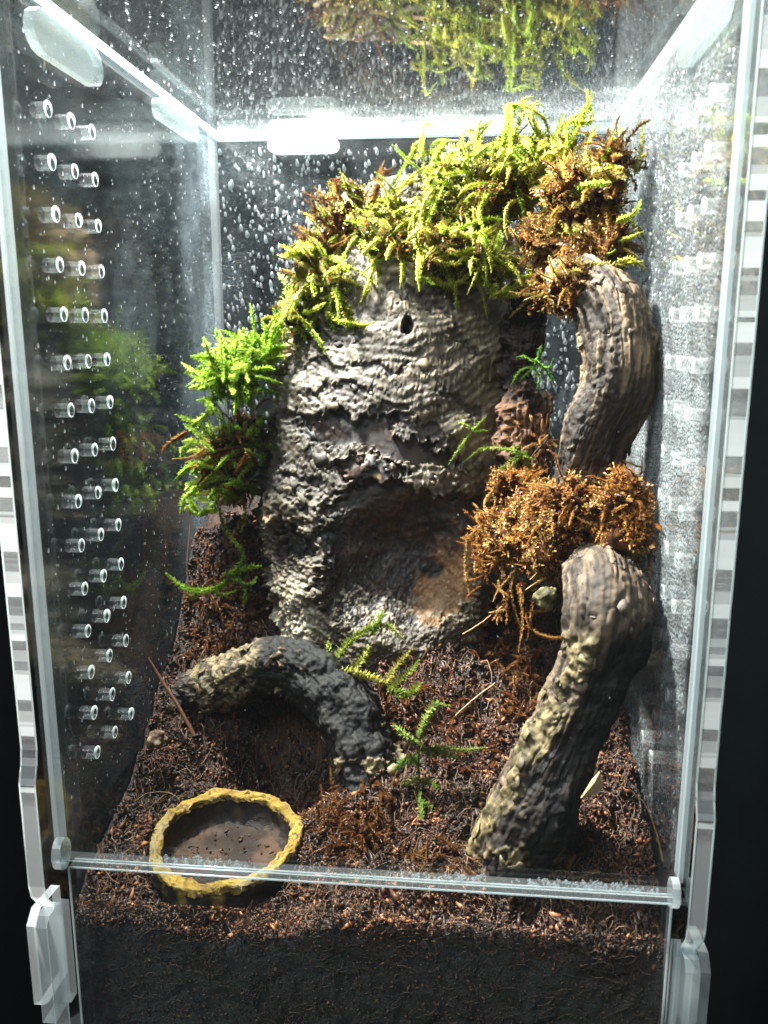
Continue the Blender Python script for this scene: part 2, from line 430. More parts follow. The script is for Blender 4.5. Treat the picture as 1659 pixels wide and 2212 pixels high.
bead(np.linspace((-4.93, -0.25, 0.13), (-4.93, -0.25, TOP - 0.08), 12), 0.012)
bead(np.linspace((4.93, -0.25, 0.13), (4.93, -0.25, TOP - 0.08), 12), 0.012)
def stadium(a0, a1, b0, b1, n=8, both=True):
    r = (b1 - b0) / 2; bc = (b0 + b1) / 2; rr = min(r * 1.2, (a1 - a0) / 2)
    p = [(a1 - rr + rr * math.cos(t), bc + r * math.sin(t)) for t in np.linspace(-math.pi / 2, math.pi / 2, n)]
    p += [(a0 + rr + rr * math.cos(t), bc + r * math.sin(t)) for t in np.linspace(math.pi / 2, 3 * math.pi / 2, n)]
    return p
fr = [M['tab'], M['frost'], M['frost']]; ft = [M['tab']] * 3
slab('locking_tab', stadium(0.9, 3.35, 12.72, 13.36), 0, -5 + 0.003, -4.83, ft)
slab('locking_tab', stadium(6.1, 8.75, 12.95, 13.36), 0, -5 + 0.003, -4.83, ft)
slab('locking_tab', stadium(-3.58, -1.75, 13.02, 13.40), 1, DEP - 0.2, DEP - 0.003, [M['frost']] * 3)  # whiter than the other tabs: strong light put into its material
slab('locking_tab', stadium(0.6, 3.2, 12.72, 13.36), 0, 4.83, 5 - 0.003, ft)
# rails along the top corners where sheets are glued
slab('corner_rail', [(-4.997, 13.355), (-4.955, 13.355), (-4.955, 13.415), (-4.997, 13.415)], 1, -0.2, DEP, [M['edge_clear']] * 3)
slab('corner_rail', [(4.955, 13.355), (4.997, 13.355), (4.997, 13.415), (4.955, 13.415)], 1, -0.2, DEP, [M['edge_clear']] * 3)
# side stiles against which the door closes
slab('door_stile', [(-4.997, -0.27), (-4.94, -0.27), (-4.94, 0.03), (-4.997, 0.03)], 2, 0.4, TOP - 0.05)
slab('door_stile', [(4.94, -0.27), (4.997, -0.27), (4.997, 0.03), (4.94, 0.03)], 2, 0.4, TOP - 0.05)
# hinge knobs and the hinge bar ends
def knob(x0, x1, y, z, r):
    slab('hinge_knob', [(y + r * math.cos(t) * 0.75, z + r * math.sin(t)) for t in np.linspace(0, 2 * math.pi, 18, endpoint=False)], 0, x0, x1, fr)
knob(-4.92, -4.78, -0.36, 0.34, 0.27)
knob(4.80, 4.92, -0.34, 0.28, 0.24)
slab('hinge_pin', [(-0.30 + 0.05 * math.cos(t), 0.10 + 0.05 * math.sin(t)) for t in np.linspace(0, 2 * math.pi, 10, endpoint=False)], 0, -4.99, -4.80)
slab('hinge_pin', [(-0.30 + 0.05 * math.cos(t), 0.10 + 0.05 * math.sin(t)) for t in np.linspace(0, 2 * math.pi, 10, endpoint=False)], 0, 4.87, 4.99)
# lock brackets at the lower corners (channel of three thin plates)
for sx in (-1, 1):
    x0, x1 = (-5.42, -5.26) if sx < 0 else (5.26, 5.42)
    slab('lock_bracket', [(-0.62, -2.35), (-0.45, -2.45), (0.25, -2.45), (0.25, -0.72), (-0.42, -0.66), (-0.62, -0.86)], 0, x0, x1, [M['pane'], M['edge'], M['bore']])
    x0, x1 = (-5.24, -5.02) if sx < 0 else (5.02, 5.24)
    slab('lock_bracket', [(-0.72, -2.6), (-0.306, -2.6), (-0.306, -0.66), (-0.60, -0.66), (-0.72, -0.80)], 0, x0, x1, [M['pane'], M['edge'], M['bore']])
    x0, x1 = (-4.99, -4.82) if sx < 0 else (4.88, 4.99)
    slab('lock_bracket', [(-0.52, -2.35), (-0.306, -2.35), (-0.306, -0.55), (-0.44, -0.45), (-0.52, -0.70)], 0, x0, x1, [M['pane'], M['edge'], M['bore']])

# ------------------------------------------------------------------ soil
def soil_z(X, Y):
    yy = np.array([0, 0.7, 1.2, 2.0, 3.5, 5.4, 6.4, 7.2, 8.2, 10.6]); zz = np.array([-1.3, -0.76, -0.5, 0.0, 0.45, 1.15, 1.9, 2.6, 3.0, 3.2])
    zl = np.array([-1.3, -0.66, -0.45, 0.0, 0.5, 1.2, 2.5, 3.8, 4.1, 4.2])
    w = sst(-1.7, -2.9, X)
    h = np.interp(Y, yy, zz) * (1 - w) + np.interp(Y, yy, zl) * w
    P = np.stack([X, Y, X * 0], -1)
    h = h + 0.22 * fbm(P, 0.8, 3, 3) + 0.16 * fbm(P, 2.6, 4, 5) + 0.07 * fbm(P, 7, 2, 6) + 0.22 * (0.5 - worley(P + 0.25 * np.stack([fbm(P, 2, 2, 2), fbm(P, 2, 2, 4), 0 * X], -1), 1.25, 13)) * sst(0.2, 0.8, Y)
    d = np.hypot(X + 2.72, (Y - 1.62))
    k_ = sst(3.4, 1.5, d); lvl = -0.62 - 0.52 * np.clip(1.5 - Y, 0, 2) + 0.12 * fbm(P, 1.3, 4, 9)
    h = h * (1 - k_) + np.minimum(h, lvl) * k_
    h = np.where(d < 1.45, np.minimum(h, -1.15), h)                                  # the dish is dug in
    h = h + 0.12 * np.exp(-(((X - 2.2) / 0.9) ** 2 + ((Y - 1.25) / 0.55) ** 2)) + 0.40 * np.exp(-(((X + 0.45) / 0.7) ** 2 + ((Y - 2.2) / 0.5) ** 2))
    h = h + (0.62 + 0.25 * fbm(P, 1.6, 3, 8)) * np.exp(-(((X - 0.3) / 2.3) ** 4 + ((Y - 5.1) / 0.75) ** 2))
    dl = np.hypot((X + 1.75) * 0.75, Y - 3.75)
    h = h - 1.1 * sst(1.3, 0.45, dl)                                             # hollow under the log
    return h
nx, ny = 230, 250
xs = np.linspace(-4.97, 4.97, nx); ys = np.linspace(0.03, DEP - 0.03, ny)
X, Y = np.meshgrid(xs, ys)
Z = soil_z(X, Y) + 0.05 * fbm(np.stack([X, Y, X * 0], -1), 9, 3, 11) + 0.10 * (0.55 - worley(np.stack([X, Y, X * 0], -1), 3.4, 12))
top = np.stack([X, Y, Z], -1); SOIL = Z
def soil_at(px, py):                          # height of the finished soil surface
    ix = np.clip(np.round((px + 4.97) / 9.94 * (SOIL.shape[1] - 1)).astype(int), 0, SOIL.shape[1] - 1); iy = np.clip(np.round((py - 0.03) / (DEP - 0.06) * (SOIL.shape[0] - 1)).astype(int), 0, SOIL.shape[0] - 1)
    return SOIL[iy, ix]
nf = 60
tz = np.linspace(0, 1, nf)
front = np.stack([np.repeat(xs[None], nf, 0), np.full((nf, nx), 0.03), BOT + 0.3 + (Z[0][None] - BOT - 0.3) * tz[:, None]], -1)
front[:-1, :, 1] += np.abs(0.10 * fbm(front[:-1], 3.0, 4, 21))
P = np.concatenate([front[:-1], top], 0)
flat = P.reshape(-1, 3)
n1 = fbm(flat, 3, 4, 31); n2 = fbm(flat, 11, 3, 33)
c = mix((0.008, 0.0034, 0.0018), (0.060, 0.022, 0.009), sst(-0.5, 0.7, n1 + 0.4 * n2))
c = mix(c, (0.045, 0.036, 0.030), sst(-0.6, -1.6, flat[:, 2]) * (flat[:, 1] < 0.3))
soil = mesh_obj('coir_soil', P, grid_faces(nx, P.shape[0]), M['soil'], col=c, smooth=True)
tag(soil, 'brown coconut-coir soil heaped towards the back of the box', 'soil', kind='stuff')
# loose crumbs of coir: tiny irregular octahedra
def crumbs(pos, size, colr, name, label, mat, parent=None):
    n = len(pos)
    base = np.array([(1, 0, 0), (-1, 0, 0), (0, 1, 0), (0, -1, 0), (0, 0, 1), (0, 0, -1)], float)
    V = base[None] * (0.35 + rng.random((n, 6, 1))) * size[:, None, None] * np.stack([0.7 + 1.5 * rng.random((n, 1)) ** 2, 0.4 + 0.5 * rng.random((n, 1)), 0.35 + 0.5 * rng.random((n, 1))], -1)
    a = rng.normal(size=(n, 3, 3)); q, _ = np.linalg.qr(a)
    V = np.einsum('nij,nkj->nki', q, V) + pos[:, None]
    F = np.array([(0, 2, 4), (2, 1, 4), (1, 3, 4), (3, 0, 4), (2, 0, 5), (1, 2, 5), (3, 1, 5), (0, 3, 5)])
    F = (F[None] + 6 * np.arange(n)[:, None, None]).reshape(-1, 3)
    o = mesh_obj(name, V.reshape(-1, 3), F, mat, parent, col=np.repeat(colr, 6, 0))
    return tag(o, label, None, kind='stuff')
n = 95000
cx = rng.uniform(-4.93, 4.93, n); cyy = 0.06 + (DEP - 3) * rng.random(n) ** 1.35
cz = soil_z(cx, cyy) + 0.10 * (0.55 - worley(np.stack([cx, cyy, cx * 0], -1), 3.4, 12))
pos = np.stack([cx, cyy, cz + rng.uniform(-0.02, 0.07, n)], -1)
nfr = 9000
fz = -0.8 - 5 * rng.random(nfr) ** 1.6
pos = np.vstack([pos, np.stack([rng.uniform(-4.9, 4.9, nfr), 0.02 + 0.05 * rng.random(nfr), fz], -1)])
size = np.concatenate([0.014 + 0.085 * rng.random(n) ** 4.5, 0.018 + 0.03 * rng.random(nfr) ** 2])
r = rng.random((n + nfr, 1)); pal = np.array([(0.011, 0.0046, 0.0024), (0.058, 0.0225, 0.0092), (0.17, 0.074, 0.029), (0.028, 0.011, 0.0050)])
colr = pal[rng.choice(4, n + nfr, p=[0.40, 0.26, 0.10, 0.24])] * (0.7 + 0.6 * r)
cl_ = fbm(pos, 1.7, 3, 15)
colr = colr * (0.55 + 1.6 * sst(-0.5, 0.6, cl_) ** 1.5)[:, None] * np.array([1.06, 0.97, 0.9]); pos[:n, 2] += 0.05 * sst(-0.1, 0.7, cl_[:n])
colr[n:] = mix(colr[n:] * 1.6, (0.09, 0.062, 0.044), 0.7 * sst(-1.0, -1.9, pos[n:, 2]))
keep = np.hypot(pos[:, 0] + 2.72, pos[:, 1] - 1.62) > 1.36
crumbs(pos[keep], size[keep], colr[keep], 'soil_crumbs', 'loose coir crumbs scattered over the soil', M['crumb'])['category'] = 'soil'

VV, FF, CC, off = [], [], [], 0
for i in range(4200):
    fx = rng.uniform(-4.85, 4.85); fy = 0.1 + 6.4 * rng.random() ** 1.3
    if math.hypot(fx + 2.72, fy - 1.62) < 1.5: continue
    a = rng.uniform(0, 2 * np.pi); L = rng.uniform(0.08, 0.36) if i > 90 else rng.uniform(0.5, 1.0)
    s_ = np.linspace(0, 1, 6); bend = rng.uniform(-1.8, 1.8)
    px_ = fx + L * s_ * np.cos(a + bend * s_); py_ = fy + L * s_ * np.sin(a + bend * s_)
    px_ = np.clip(px_, -4.93, 4.93); py_ = np.clip(py_, 0.06, 10.4)
    pz_ = soil_at(px_, py_) + 0.04 + rng.uniform(0, 0.16) * np.sin(s_ * np.pi * rng.uniform(0.6, 1.1))
    v, f = tube_mesh(np.stack([px_, py_, pz_], -1), 0.007 if i > 90 else 0.010, 3)
    VV.append(v); FF.append(f + off); off += len(v)
    cc = np.array([(0.17, 0.085, 0.04), (0.26, 0.16, 0.09), (0.09, 0.04, 0.02)][rng.choice(3, p=[0.4, 0.2, 0.4])]) * rng.uniform(0.7, 1.2)
    CC.append(np.tile(cc, (len(v), 1)))
for i in range(900):
    fx, fz = rng.uniform(-4.6, 4.6), -0.9 - 4.2 * rng.random() ** 1.5
    a = rng.uniform(0, 2 * np.pi); L = rng.uniform(0.08, 0.4); s_ = np.linspace(0, 1, 6); bend = rng.uniform(-1.6, 1.6)
    v, f = tube_mesh(np.stack([fx + L * s_ * np.cos(a + bend * s_), np.full(6, 0.012), fz + L * s_ * np.sin(a + bend * s_)], -1), 0.008, 3)
    VV.append(v); FF.append(f + off); off += len(v)
    CC.append(np.tile(np.array([(0.10, 0.058, 0.034), (0.06, 0.036, 0.022), (0.15, 0.10, 0.066)][rng.choice(3)]) * rng.uniform(0.5, 1.3), (len(v), 1)))
fib = mesh_obj('coir_fibres', np.vstack(VV), np.vstack(FF), M['crumb'], col=np.vstack(CC))
tag(fib, 'thin pale coir fibres lying on the soil', 'soil', kind='stuff')

# ------------------------------------------------------------------ cork bark slab
def build_bark():
    Lp = [(625, 1520, 5.7), (612, 1400, 6.0), (588, 1300, 6.2), (576, 1200, 6.6), (556, 1090, 7.0), (578, 950, 7.4), (612, 800, 7.9), (632, 700, 8.3), (665, 570, 8.9), (720, 450, 9.3)]
    Rp = [(985, 1540, 5.6), (1010, 1440, 5.9), (1050, 1340, 6.1), (1085, 1230, 6.4), (1092, 1080, 6.9), (1105, 930, 7.3), (1112, 790, 7.8), (1112, 660, 8.3), (1100, 540, 8.8), (1070, 420, 9.2)]
    nv, nu = 460, 300
    L = spline([at(*p) for p in Lp], nv); R = spline([at(*p) for p in Rp], nv)
    s = np.linspace(0, 1, nu); t = np.linspace(0, 1, nv)
    P = L[:, None] * (1 - s)[None, :, None] + R[:, None] * s[None, :, None]
    bul = (1 - (2 * s - 1) ** 2) ** 0.75
    N0 = np.array([0, -0.95, 0.30])
    P = P + (1.35 * bul[None, :, None]) * N0
    U0, V0 = proj(P.reshape(-1, 3)); U0 = U0.reshape(nv, nu); V0 = V0.reshape(nv, nu)
    cave = sst(1.0, 0.25, np.sqrt(((U0 - 870) / 190) ** 2 + ((V0 - 1235) / 185) ** 2))
    P = P - (0.8 * cave)[..., None] * N0
    N = grid_normals(P)
    if N[nv // 2, nu // 2] @ N0 < 0: N = -N
    U, Vv = proj(P.reshape(-1, 3)); U = U.reshape(nv, nu); Vv = Vv.reshape(nv, nu)
    Q = P.copy()
    n_lo = fbm(Q, 0.7, 3, 41); n_mi = fbm(Q, 2.3, 4, 43); n_hi = fbm(Q, 8, 4, 47)
    U2 = U + 26 * n_mi + 10 * n_hi; V2 = Vv + 22 * fbm(Q, 2.3, 4, 53) + 9 * fbm(Q, 9, 3, 57)
    def ell(u, v, a, b, rot=0.0):
        cr, sr = math.cos(rot), math.sin(rot); du, dv = U2 - u, V2 - v
        x_, y_ = (du * cr + dv * sr) / a, (-du * sr + dv * cr) / b
        return 1 - np.sqrt(x_ ** 2 + y_ ** 2)
    def reg(*E): return np.max(np.stack([ell(*e) for e in E]), 0)
    # outer layer flaked away: hollow with the dark inner layer showing
    hol = sst(-0.04, 0.05, reg((840, 1160, 150, 120), (900, 1250, 130, 110), (760, 1240, 60, 130), (1000, 1150, 100, 80), (740, 925, 130, 38, 0.06), (870, 965, 120, 26, 0.25), (800, 1015, 70, 28), (640, 1180, 45, 30)))
    slit = sst(-0.1, 0.15, reg((800, 800, 90, 13, 0.05), (840, 890, 60, 10, 0.1), (920, 935, 80, 16, 0.3), (905, 640, 75, 20, 0.4), (690, 720, 120, 20, -0.1), (660, 1040, 60, 12, 0.3), (720, 850, 90, 16, 0.0), (990, 870, 60, 10, 0.35), (880, 712, 12, 18), (700, 790, 60, 14, 0.1), (1000, 740, 60, 9, 0.4)))
    warm = sst(-0.2, 0.4, reg((985, 1275, 100, 100), (1045, 1290, 70, 90)))
    lump = sst(-0.1, 0.3, reg((690, 1230, 40, 85, 0.05), (650, 1110, 80, 40, 0.3), (800, 1015, 70, 30, 0.2), (620, 1060, 50, 60)))
    base = sst(-0.15, 0.2, reg((640, 1320, 60, 90), (790, 1310, 70, 50), (870, 1330, 50, 40)))
    wetl = sst(0.52, 0.1, s)[None] * sst(1080, 950, Vv) * (0.55 + 0.9 * n_mi)
    # rows of knobbly grains following curved growth rings
    ang = Vv / 19 + 0.0016 * (U - 880) ** 2 / 19 + 1.8 * n_lo + 0.30 * n_mi
    rows = 0.5 + 0.5 * np.sin(ang * 2 * np.pi)
    arch = 0.5 + 0.5 * np.sin((Vv + 0.0022 * (U - 880) ** 2 + 30 * n_lo) / 118 * 2 * np.pi + 0.9)
    vn = 0.5 + 0.5 * np.sin(2 * np.pi * (U / 15 + 1.3 * fbm(Q, 2.5, 3, 91)))
    knob_ = rows ** 0.8 * (0.35 + 0.65 * vn) * (0.6 + 0.5 * fbm(Q, 6, 3, 93))
    Wp = Q * np.array([1.0, 1.0, 1.75])
    grain = 1 - np.clip(worley(Wp, 9.5, 61), 0, 1)
    grain2 = 1 - np.clip(worley(Q * np.array([1.6, 1, 1]), 15, 67), 0, 1)
    crack = sst(0.10, 0.0, np.abs(fbm(Q * np.array([1.6, 1, 0.5]), 2.2, 4, 71)))
    solid = (1 - hol)
    rough = np.clip(sst(0.42, 0.12, s)[None] * 0.8 + sst(1020, 1120, Vv) * 0.8, 0, 1)       # flaky left flank and foot, smooth middle
    fiss = sst(0.16, 0.0, np.abs(fbm(Q * np.array([1.0, 1.0, 0.28]), 9, 3, 75)))
    band2 = 0.5 + 0.5 * np.sin(ang * 2 * np.pi * 0.5 + 1.3)
    d = 0.09 * n_lo + (0.010 + 0.045 * rough) * n_mi * (1 + 1.5 * lump) + solid * (0.032 * knob_ + 0.04 * (arch - 0.5) + (0.004 + 0.04 * rough) * grain + 0.012 * grain2 - 0.012 * fiss) - 0.15 * hol - 0.055 * slit + 0.18 * lump - 0.03 * crack * solid * rough + (0.008 + 0.02 * rough) * n_hi + hol * 0.05 * grain2 * rough
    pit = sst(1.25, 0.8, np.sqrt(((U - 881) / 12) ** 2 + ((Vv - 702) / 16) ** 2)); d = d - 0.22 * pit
    edge = np.minimum(s, 1 - s)[None]
    d = d + 0.10 * n_hi * sst(0.06, 0, edge)
    Pd = P + N * d[..., None]
    wob = 0.20 * fbm(Q, 1.6, 4, 73) + 0.10 * fbm(Q, 6, 3, 74)                    # ragged side edges
    Pd[..., 0] += wob * sst(0.10, 0.0, edge)
    g = 0.85 * knob_ + 0.22 * grain * rough + 0.16 * band2 + 0.34 * n_lo + 0.36 * n_mi + 0.22 * n_hi - 0.20 * fiss + 0.30 * sst(260, 60, np.abs(U - 930)) * sst(1050, 980, Vv) + 0.35 * base
    c = mix((0.036, 0.024, 0.013), (0.155, 0.120, 0.072), sst(0.18, 0.88, g))
    c = mix(c, (0.56, 0.51, 0.385), sst(0.80, 1.4, g) * 0.9)
    c = mix(c, (0.075, 0.062, 0.045), np.clip(wetl, 0, 1) * 0.85)
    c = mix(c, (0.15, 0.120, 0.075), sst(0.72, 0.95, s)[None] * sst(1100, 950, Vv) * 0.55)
    c = mix(c, (0.028, 0.018, 0.014), np.clip(slit * 0.9 + crack * 0.35 * rough, 0, 1) * (1 - hol))
    ci = mix((0.009, 0.0055, 0.0042), (0.042, 0.019, 0.012), sst(-0.3, 0.7, n_mi + 0.5 * n_hi))
    ci = mix(ci, (0.24, 0.12, 0.05), warm * sst(-0.5, 0.4, n_mi + 0.3))
    ci = mix(ci, (0.36, 0.31, 0.21), sst(0.42, 0.62, fbm(Q, 4.5, 4, 95) + 0.25 * n_hi) * (0.06 + 0.6 * sst(1260, 1340, Vv)))
    ci = mix(ci, (0.40, 0.24, 0.11), warm * sst(0.25, 0.5, fbm(Q, 6, 4, 97)) * 0.8)
    c = mix(c, ci, hol)
    c = mix(c, (0.42, 0.27, 0.15), sst(0.62, 0.8, vnoise(Q, 3.1, 77)) * lump * 0.8)
    c = mix(c, (0.36, 0.33, 0.26), base * sst(0.5, 0.9, grain + 0.3 * n_hi))
    c = mix(c, (0.16, 0.17, 0.035), sst(0.35, 0.8, fbm(Q, 3.0, 3, 79)) * sst(0.45, 0.1, s)[None] * sst(900, 760, Vv) * 0.7)
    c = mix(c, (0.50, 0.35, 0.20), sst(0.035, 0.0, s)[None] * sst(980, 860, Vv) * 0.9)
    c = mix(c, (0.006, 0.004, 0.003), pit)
    c = mix(c, (0.22, 0.10, 0.05), sst(0.955, 1.0, s)[None] * 0.9)
    root = thing('cork_bark_slab', 'pale ridged cork bark slab with dark flaked hollow, leaning in the middle of the box', 'bark', at(820, 1390, 6.0))
    # thickness: rim and back
    Bk = Pd - N * 0.55; Bk[..., 1] += 0.25
    front_i = np.arange(nv * nu).reshape(nv, nu)
    st = 12
    iv = np.unique(np.r_[np.arange(0, nv, st), nv - 1]); iu = np.unique(np.r_[np.arange(0, nu, st), nu - 1])
    V = [Pd.reshape(-1, 3)]; C = [c.reshape(-1, 3)]
    F = grid_faces(nu, nv)
    o1 = mesh_obj('outer_bark', V[0], F, M['bark'], root, col=C[0], smooth=True)
    loop = np.r_[front_i[0, :], front_i[1:, -1], front_i[-1, -2::-1], front_i[-2:0:-1, 0]]
    n = len(loop); A = Pd.reshape(-1, 3)[loop]; B = Bk.reshape(-1, 3)[loop]
    mid = A * 0.5 + B * 0.5 + 0.09 * np.stack([fbm(A, 4, 3, 81), 0 * A[:, 0], fbm(A, 4, 3, 83)], -1)
    rv = np.vstack([A, mid, B]); rf = grid_faces(n, 3, True)
    rc = mix((0.16, 0.075, 0.035), (0.45, 0.30, 0.17), sst(-0.4, 0.6, fbm(rv, 2.0, 4, 85)))
    mesh_obj('cork_edge', rv, rf, M['bark'], root, col=rc, smooth=True)
    bb = Bk[np.ix_(iv, iu)]
    mesh_obj('inner_bark', bb.reshape(-1, 3), grid_faces(len(iu), len(iv)), M['bark'], root, col=np.tile((0.10, 0.05, 0.03), (bb.shape[0] * bb.shape[1], 1)), smooth=True)
    return Pd, N, c
def peel(root, P, N, picks, sizes, C, curl=0.5):
    """thin curled flakes of outer bark lifting off the surface, each one its own part"""
    for (iv, iu), sz in zip(picks, sizes):
        p = P[iv, iu]; n = N[iv, iu]; a = np.cross(n, (0.1, 0.2, 1.0)); a /= np.linalg.norm(a); b = np.cross(n, a)
        k = 9; rot = rng.uniform(0, 6.28); asp = rng.uniform(0.45, 0.9)
        th = np.linspace(0, 2 * np.pi, k, endpoint=False); rr = sz * (0.35 + 0.9 * rng.random(k))
        x_, y_ = rr * np.cos(th), rr * np.sin(th) * asp
        lift = 0.004 + curl * (x_ + sz) ** 2 / sz * 0.12
        xr, yr = x_ * math.cos(rot) - y_ * math.sin(rot), x_ * math.sin(rot) + y_ * math.cos(rot)
        top_ = p + a * xr[:, None] + b * yr[:, None] + n * (lift + 0.008)[:, None]; bot_ = top_ - n * 0.014
        V = np.vstack([top_, bot_, p + n * (0.012 + curl * sz * 0.06), p + n * (curl * sz * 0.06)])
        F = [(i, (i + 1) % k, 2 * k) for i in range(k)] + [(k + (i + 1) % k, k + i, 2 * k + 1) for i in range(k)] + [(i, k + i, k + (i + 1) % k) for i in range(k)] + [(i, k + (i + 1) % k, (i + 1) % k) for i in range(k)]
        c0 = np.clip(C[iv, iu], 0.015, 0.22) * rng.uniform(0.7, 1.3); cc = np.tile(c0, (len(V), 1)) * (0.55 + 0.8 * rng.random((len(V), 1))); cc[k:2 * k] = c0 * 0.8 + np.array((0.06, 0.035, 0.016))
        mesh_obj('bark_flake', V, np.array(F), M['bark'], root, col=cc, origin=p)
BARK, BARKN, BARKC = build_bark()
_u, _v = proj(BARK.reshape(-1, 3)); _u = _u.reshape(BARK.shape[:2]); _v = _v.reshape(BARK.shape[:2])
picks = []
for (u, v, su, sv, cnt) in [(640, 1080, 50, 90, 26), (675, 1230, 18, 60, 12), (820, 1010, 90, 16, 16), (700, 880, 70, 60, 16), (990, 1030, 70, 14, 8), (740, 790, 70, 40, 8)]:
    for k in range(cnt):
        dd_ = (_u - (u + rng.normal() * su)) ** 2 + (_v - (v + rng.normal() * sv)) ** 2; picks.append(np.unravel_index(np.argmin(dd_), dd_.shape))
peel(bpy.data.objects['cork_bark_slab'], BARK, BARKN, picks, 0.06 + 0.16 * rng.random(len(picks)) ** 1.8, BARKC, 0.3)

# ------------------------------------------------------------------ driftwood
def branch(name, label, pts, loc, colour, disp=0.06, nu=220, nv=300, seed=100, part='wood', rib=0.55, knob=0.35, chips=None):
    C = np.array([np.r_[at(u, v, Y), r] for (u, v, Y, r) in pts])
    C = spline(C, nv); ctr = C[:, :3]; rad = C[:, 3].copy()
    s = np.r_[0, np.cumsum(np.linalg.norm(np.diff(ctr, axis=0), axis=1))]
    e0 = np.clip(s / (rad[0] * 0.8), 0, 1); e1 = np.clip((s[-1] - s) / (rad[-1] * 0.8), 0, 1)
    cap = np.sqrt(np.clip(1 - (1 - e0) ** 2, 0, 1)) * np.sqrt(np.clip(1 - (1 - e1) ** 2, 0, 1))
    t = np.gradient(ctr, axis=0); t /= np.linalg.norm(t, axis=1, keepdims=True)
    u = np.zeros_like(t); u[0] = np.cross(t[0], (0.1, 1, 0.2)); u[0] /= np.linalg.norm(u[0])
    for i in range(1, nv):
        w = u[i - 1] - t[i] * (u[i - 1] @ t[i]); u[i] = w / np.linalg.norm(w)
    w = np.cross(t, u)
    an = np.linspace(0, 2 * np.pi, nu, endpoint=False)
    D = np.cos(an)[None, :, None] * u[:, None] + np.sin(an)[None, :, None] * w[:, None]
    # grain coordinates: around the limb, stretched along it
    G = np.stack([np.cos(an)[None] * rad[:, None], np.sin(an)[None] * rad[:, None], np.repeat(s[:, None], nu, 1) * 0.16], -1)
    lob = 1 + 0.16 * fbm(np.stack([np.cos(an)[None] + 0 * s[:, None], np.sin(an)[None] + 0 * s[:, None], np.repeat(s[:, None], nu, 1) * 0.45], -1), 1.1, 3, seed + 31)
    Wd = ctr[:, None] + D * ((rad * cap)[:, None] * lob)[..., None]
    streak = 0.55 * fbm(G, 5.0, 4, seed) + 0.65 * fbm(G * np.array([1, 1, 0.6]), 13.0, 3, seed + 1); big = fbm(Wd, 0.9, 3, seed + 3); mid = fbm(Wd, 2.6, 4, seed + 5); hi = fbm(Wd, 11, 4, seed + 7)
    crk = sst(0.07, 0.0, np.abs(fbm(G * np.array([1, 1, 0.8]), 2.6, 3, seed + 11))) * sst(-0.2, 0.3, mid)
    d = disp * (1.6 * big + knob * mid + rib * streak * np.minimum(1, 2.5 * np.minimum(e0, e1))[:, None] + 0.2 * hi)
    U, V = proj(Wd.reshape(-1, 3)); U = U.reshape(nv, nu); V = V.reshape(nv, nu)
    d = d - 0.06 * crk + 0.012 * hi
    c, dd = colour(dict(W=Wd, U=U, V=V, s=s[:, None] / s[-1], streak=streak, big=big, mid=mid, hi=hi, G=G, D=D))
    P = Wd + D * ((d + dd) * np.maximum(cap, 0.25)[:, None])[..., None]
    c = mix(c, (0.010, 0.007, 0.005), crk * 0.75)
    root = thing(name, label, 'driftwood', loc)
    mesh_obj(part, P.reshape(-1, 3), grid_faces(nu, nv, True), M['wood'], root, col=c.reshape(-1, 3), smooth=True)
    nrm_ = P - ctr[:, None]; nrm_ /= np.linalg.norm(nrm_, axis=-1, keepdims=True) + 1e-9
    if chips:
        pk = []
        while len(pk) < chips[0]:
            i_, j_ = rng.integers(8, nv - 8), rng.integers(nu)
            if nrm_[i_, j_, 1] < 0.25 and c[i_, j_].sum() > chips[1]: pk.append((i_, j_))
        peel(root, P, nrm_, pk, 0.06 + 0.16 * rng.random(len(pk)) ** 1.6, c, 0.35)
    return root, P
def flakes(k, thr0, thr1, seed):                 # raised scaly bark patches
    return sst(thr0, thr1, fbm(k['W'], 1.9, 4, seed) + 0.25 * k['hi'])
def col_upper(k):
    c = mix((0.028, 0.018, 0.011), (0.24, 0.165, 0.095), sst(-0.3, 0.8, k['streak'] + 0.25 * k['mid']))
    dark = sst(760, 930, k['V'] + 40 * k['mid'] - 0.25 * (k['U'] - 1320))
    c = mix(c, mix((0.022, 0.016, 0.013), (0.13, 0.09, 0.06), sst(0.0, 0.8, k['streak'])), dark * 0.88)  # lower limb darkened: shade below its lit top put into the colour
    fl = flakes(k, 0.75, 0.9, 203) * (k['U'] < 1275)
    c = mix(c, (0.24, 0.20, 0.10), fl)
    return c, 0.05 * fl - 0.03 * sst(0.12, 0, np.abs(k['streak'] - 0.1))
branch('driftwood_branch', 'upright curved driftwood limb like a handle against the right wall', [(1195, 585, 6.0, 0.30), (1258, 605, 5.2, 0.42), (1316, 665, 4.4, 0.56), (1338, 755, 4.0, 0.61), (1328, 850, 3.95, 0.63), (1290, 940, 4.05, 0.57), (1262, 1030, 4.3, 0.50), (1245, 1130, 4.6, 0.48)], at(1245, 1130, 4.6), col_upper, 0.05, seed=201, chips=(20, 0.12, [(0.15, 0.105, 0.06), (0.09, 0.06, 0.035)]))
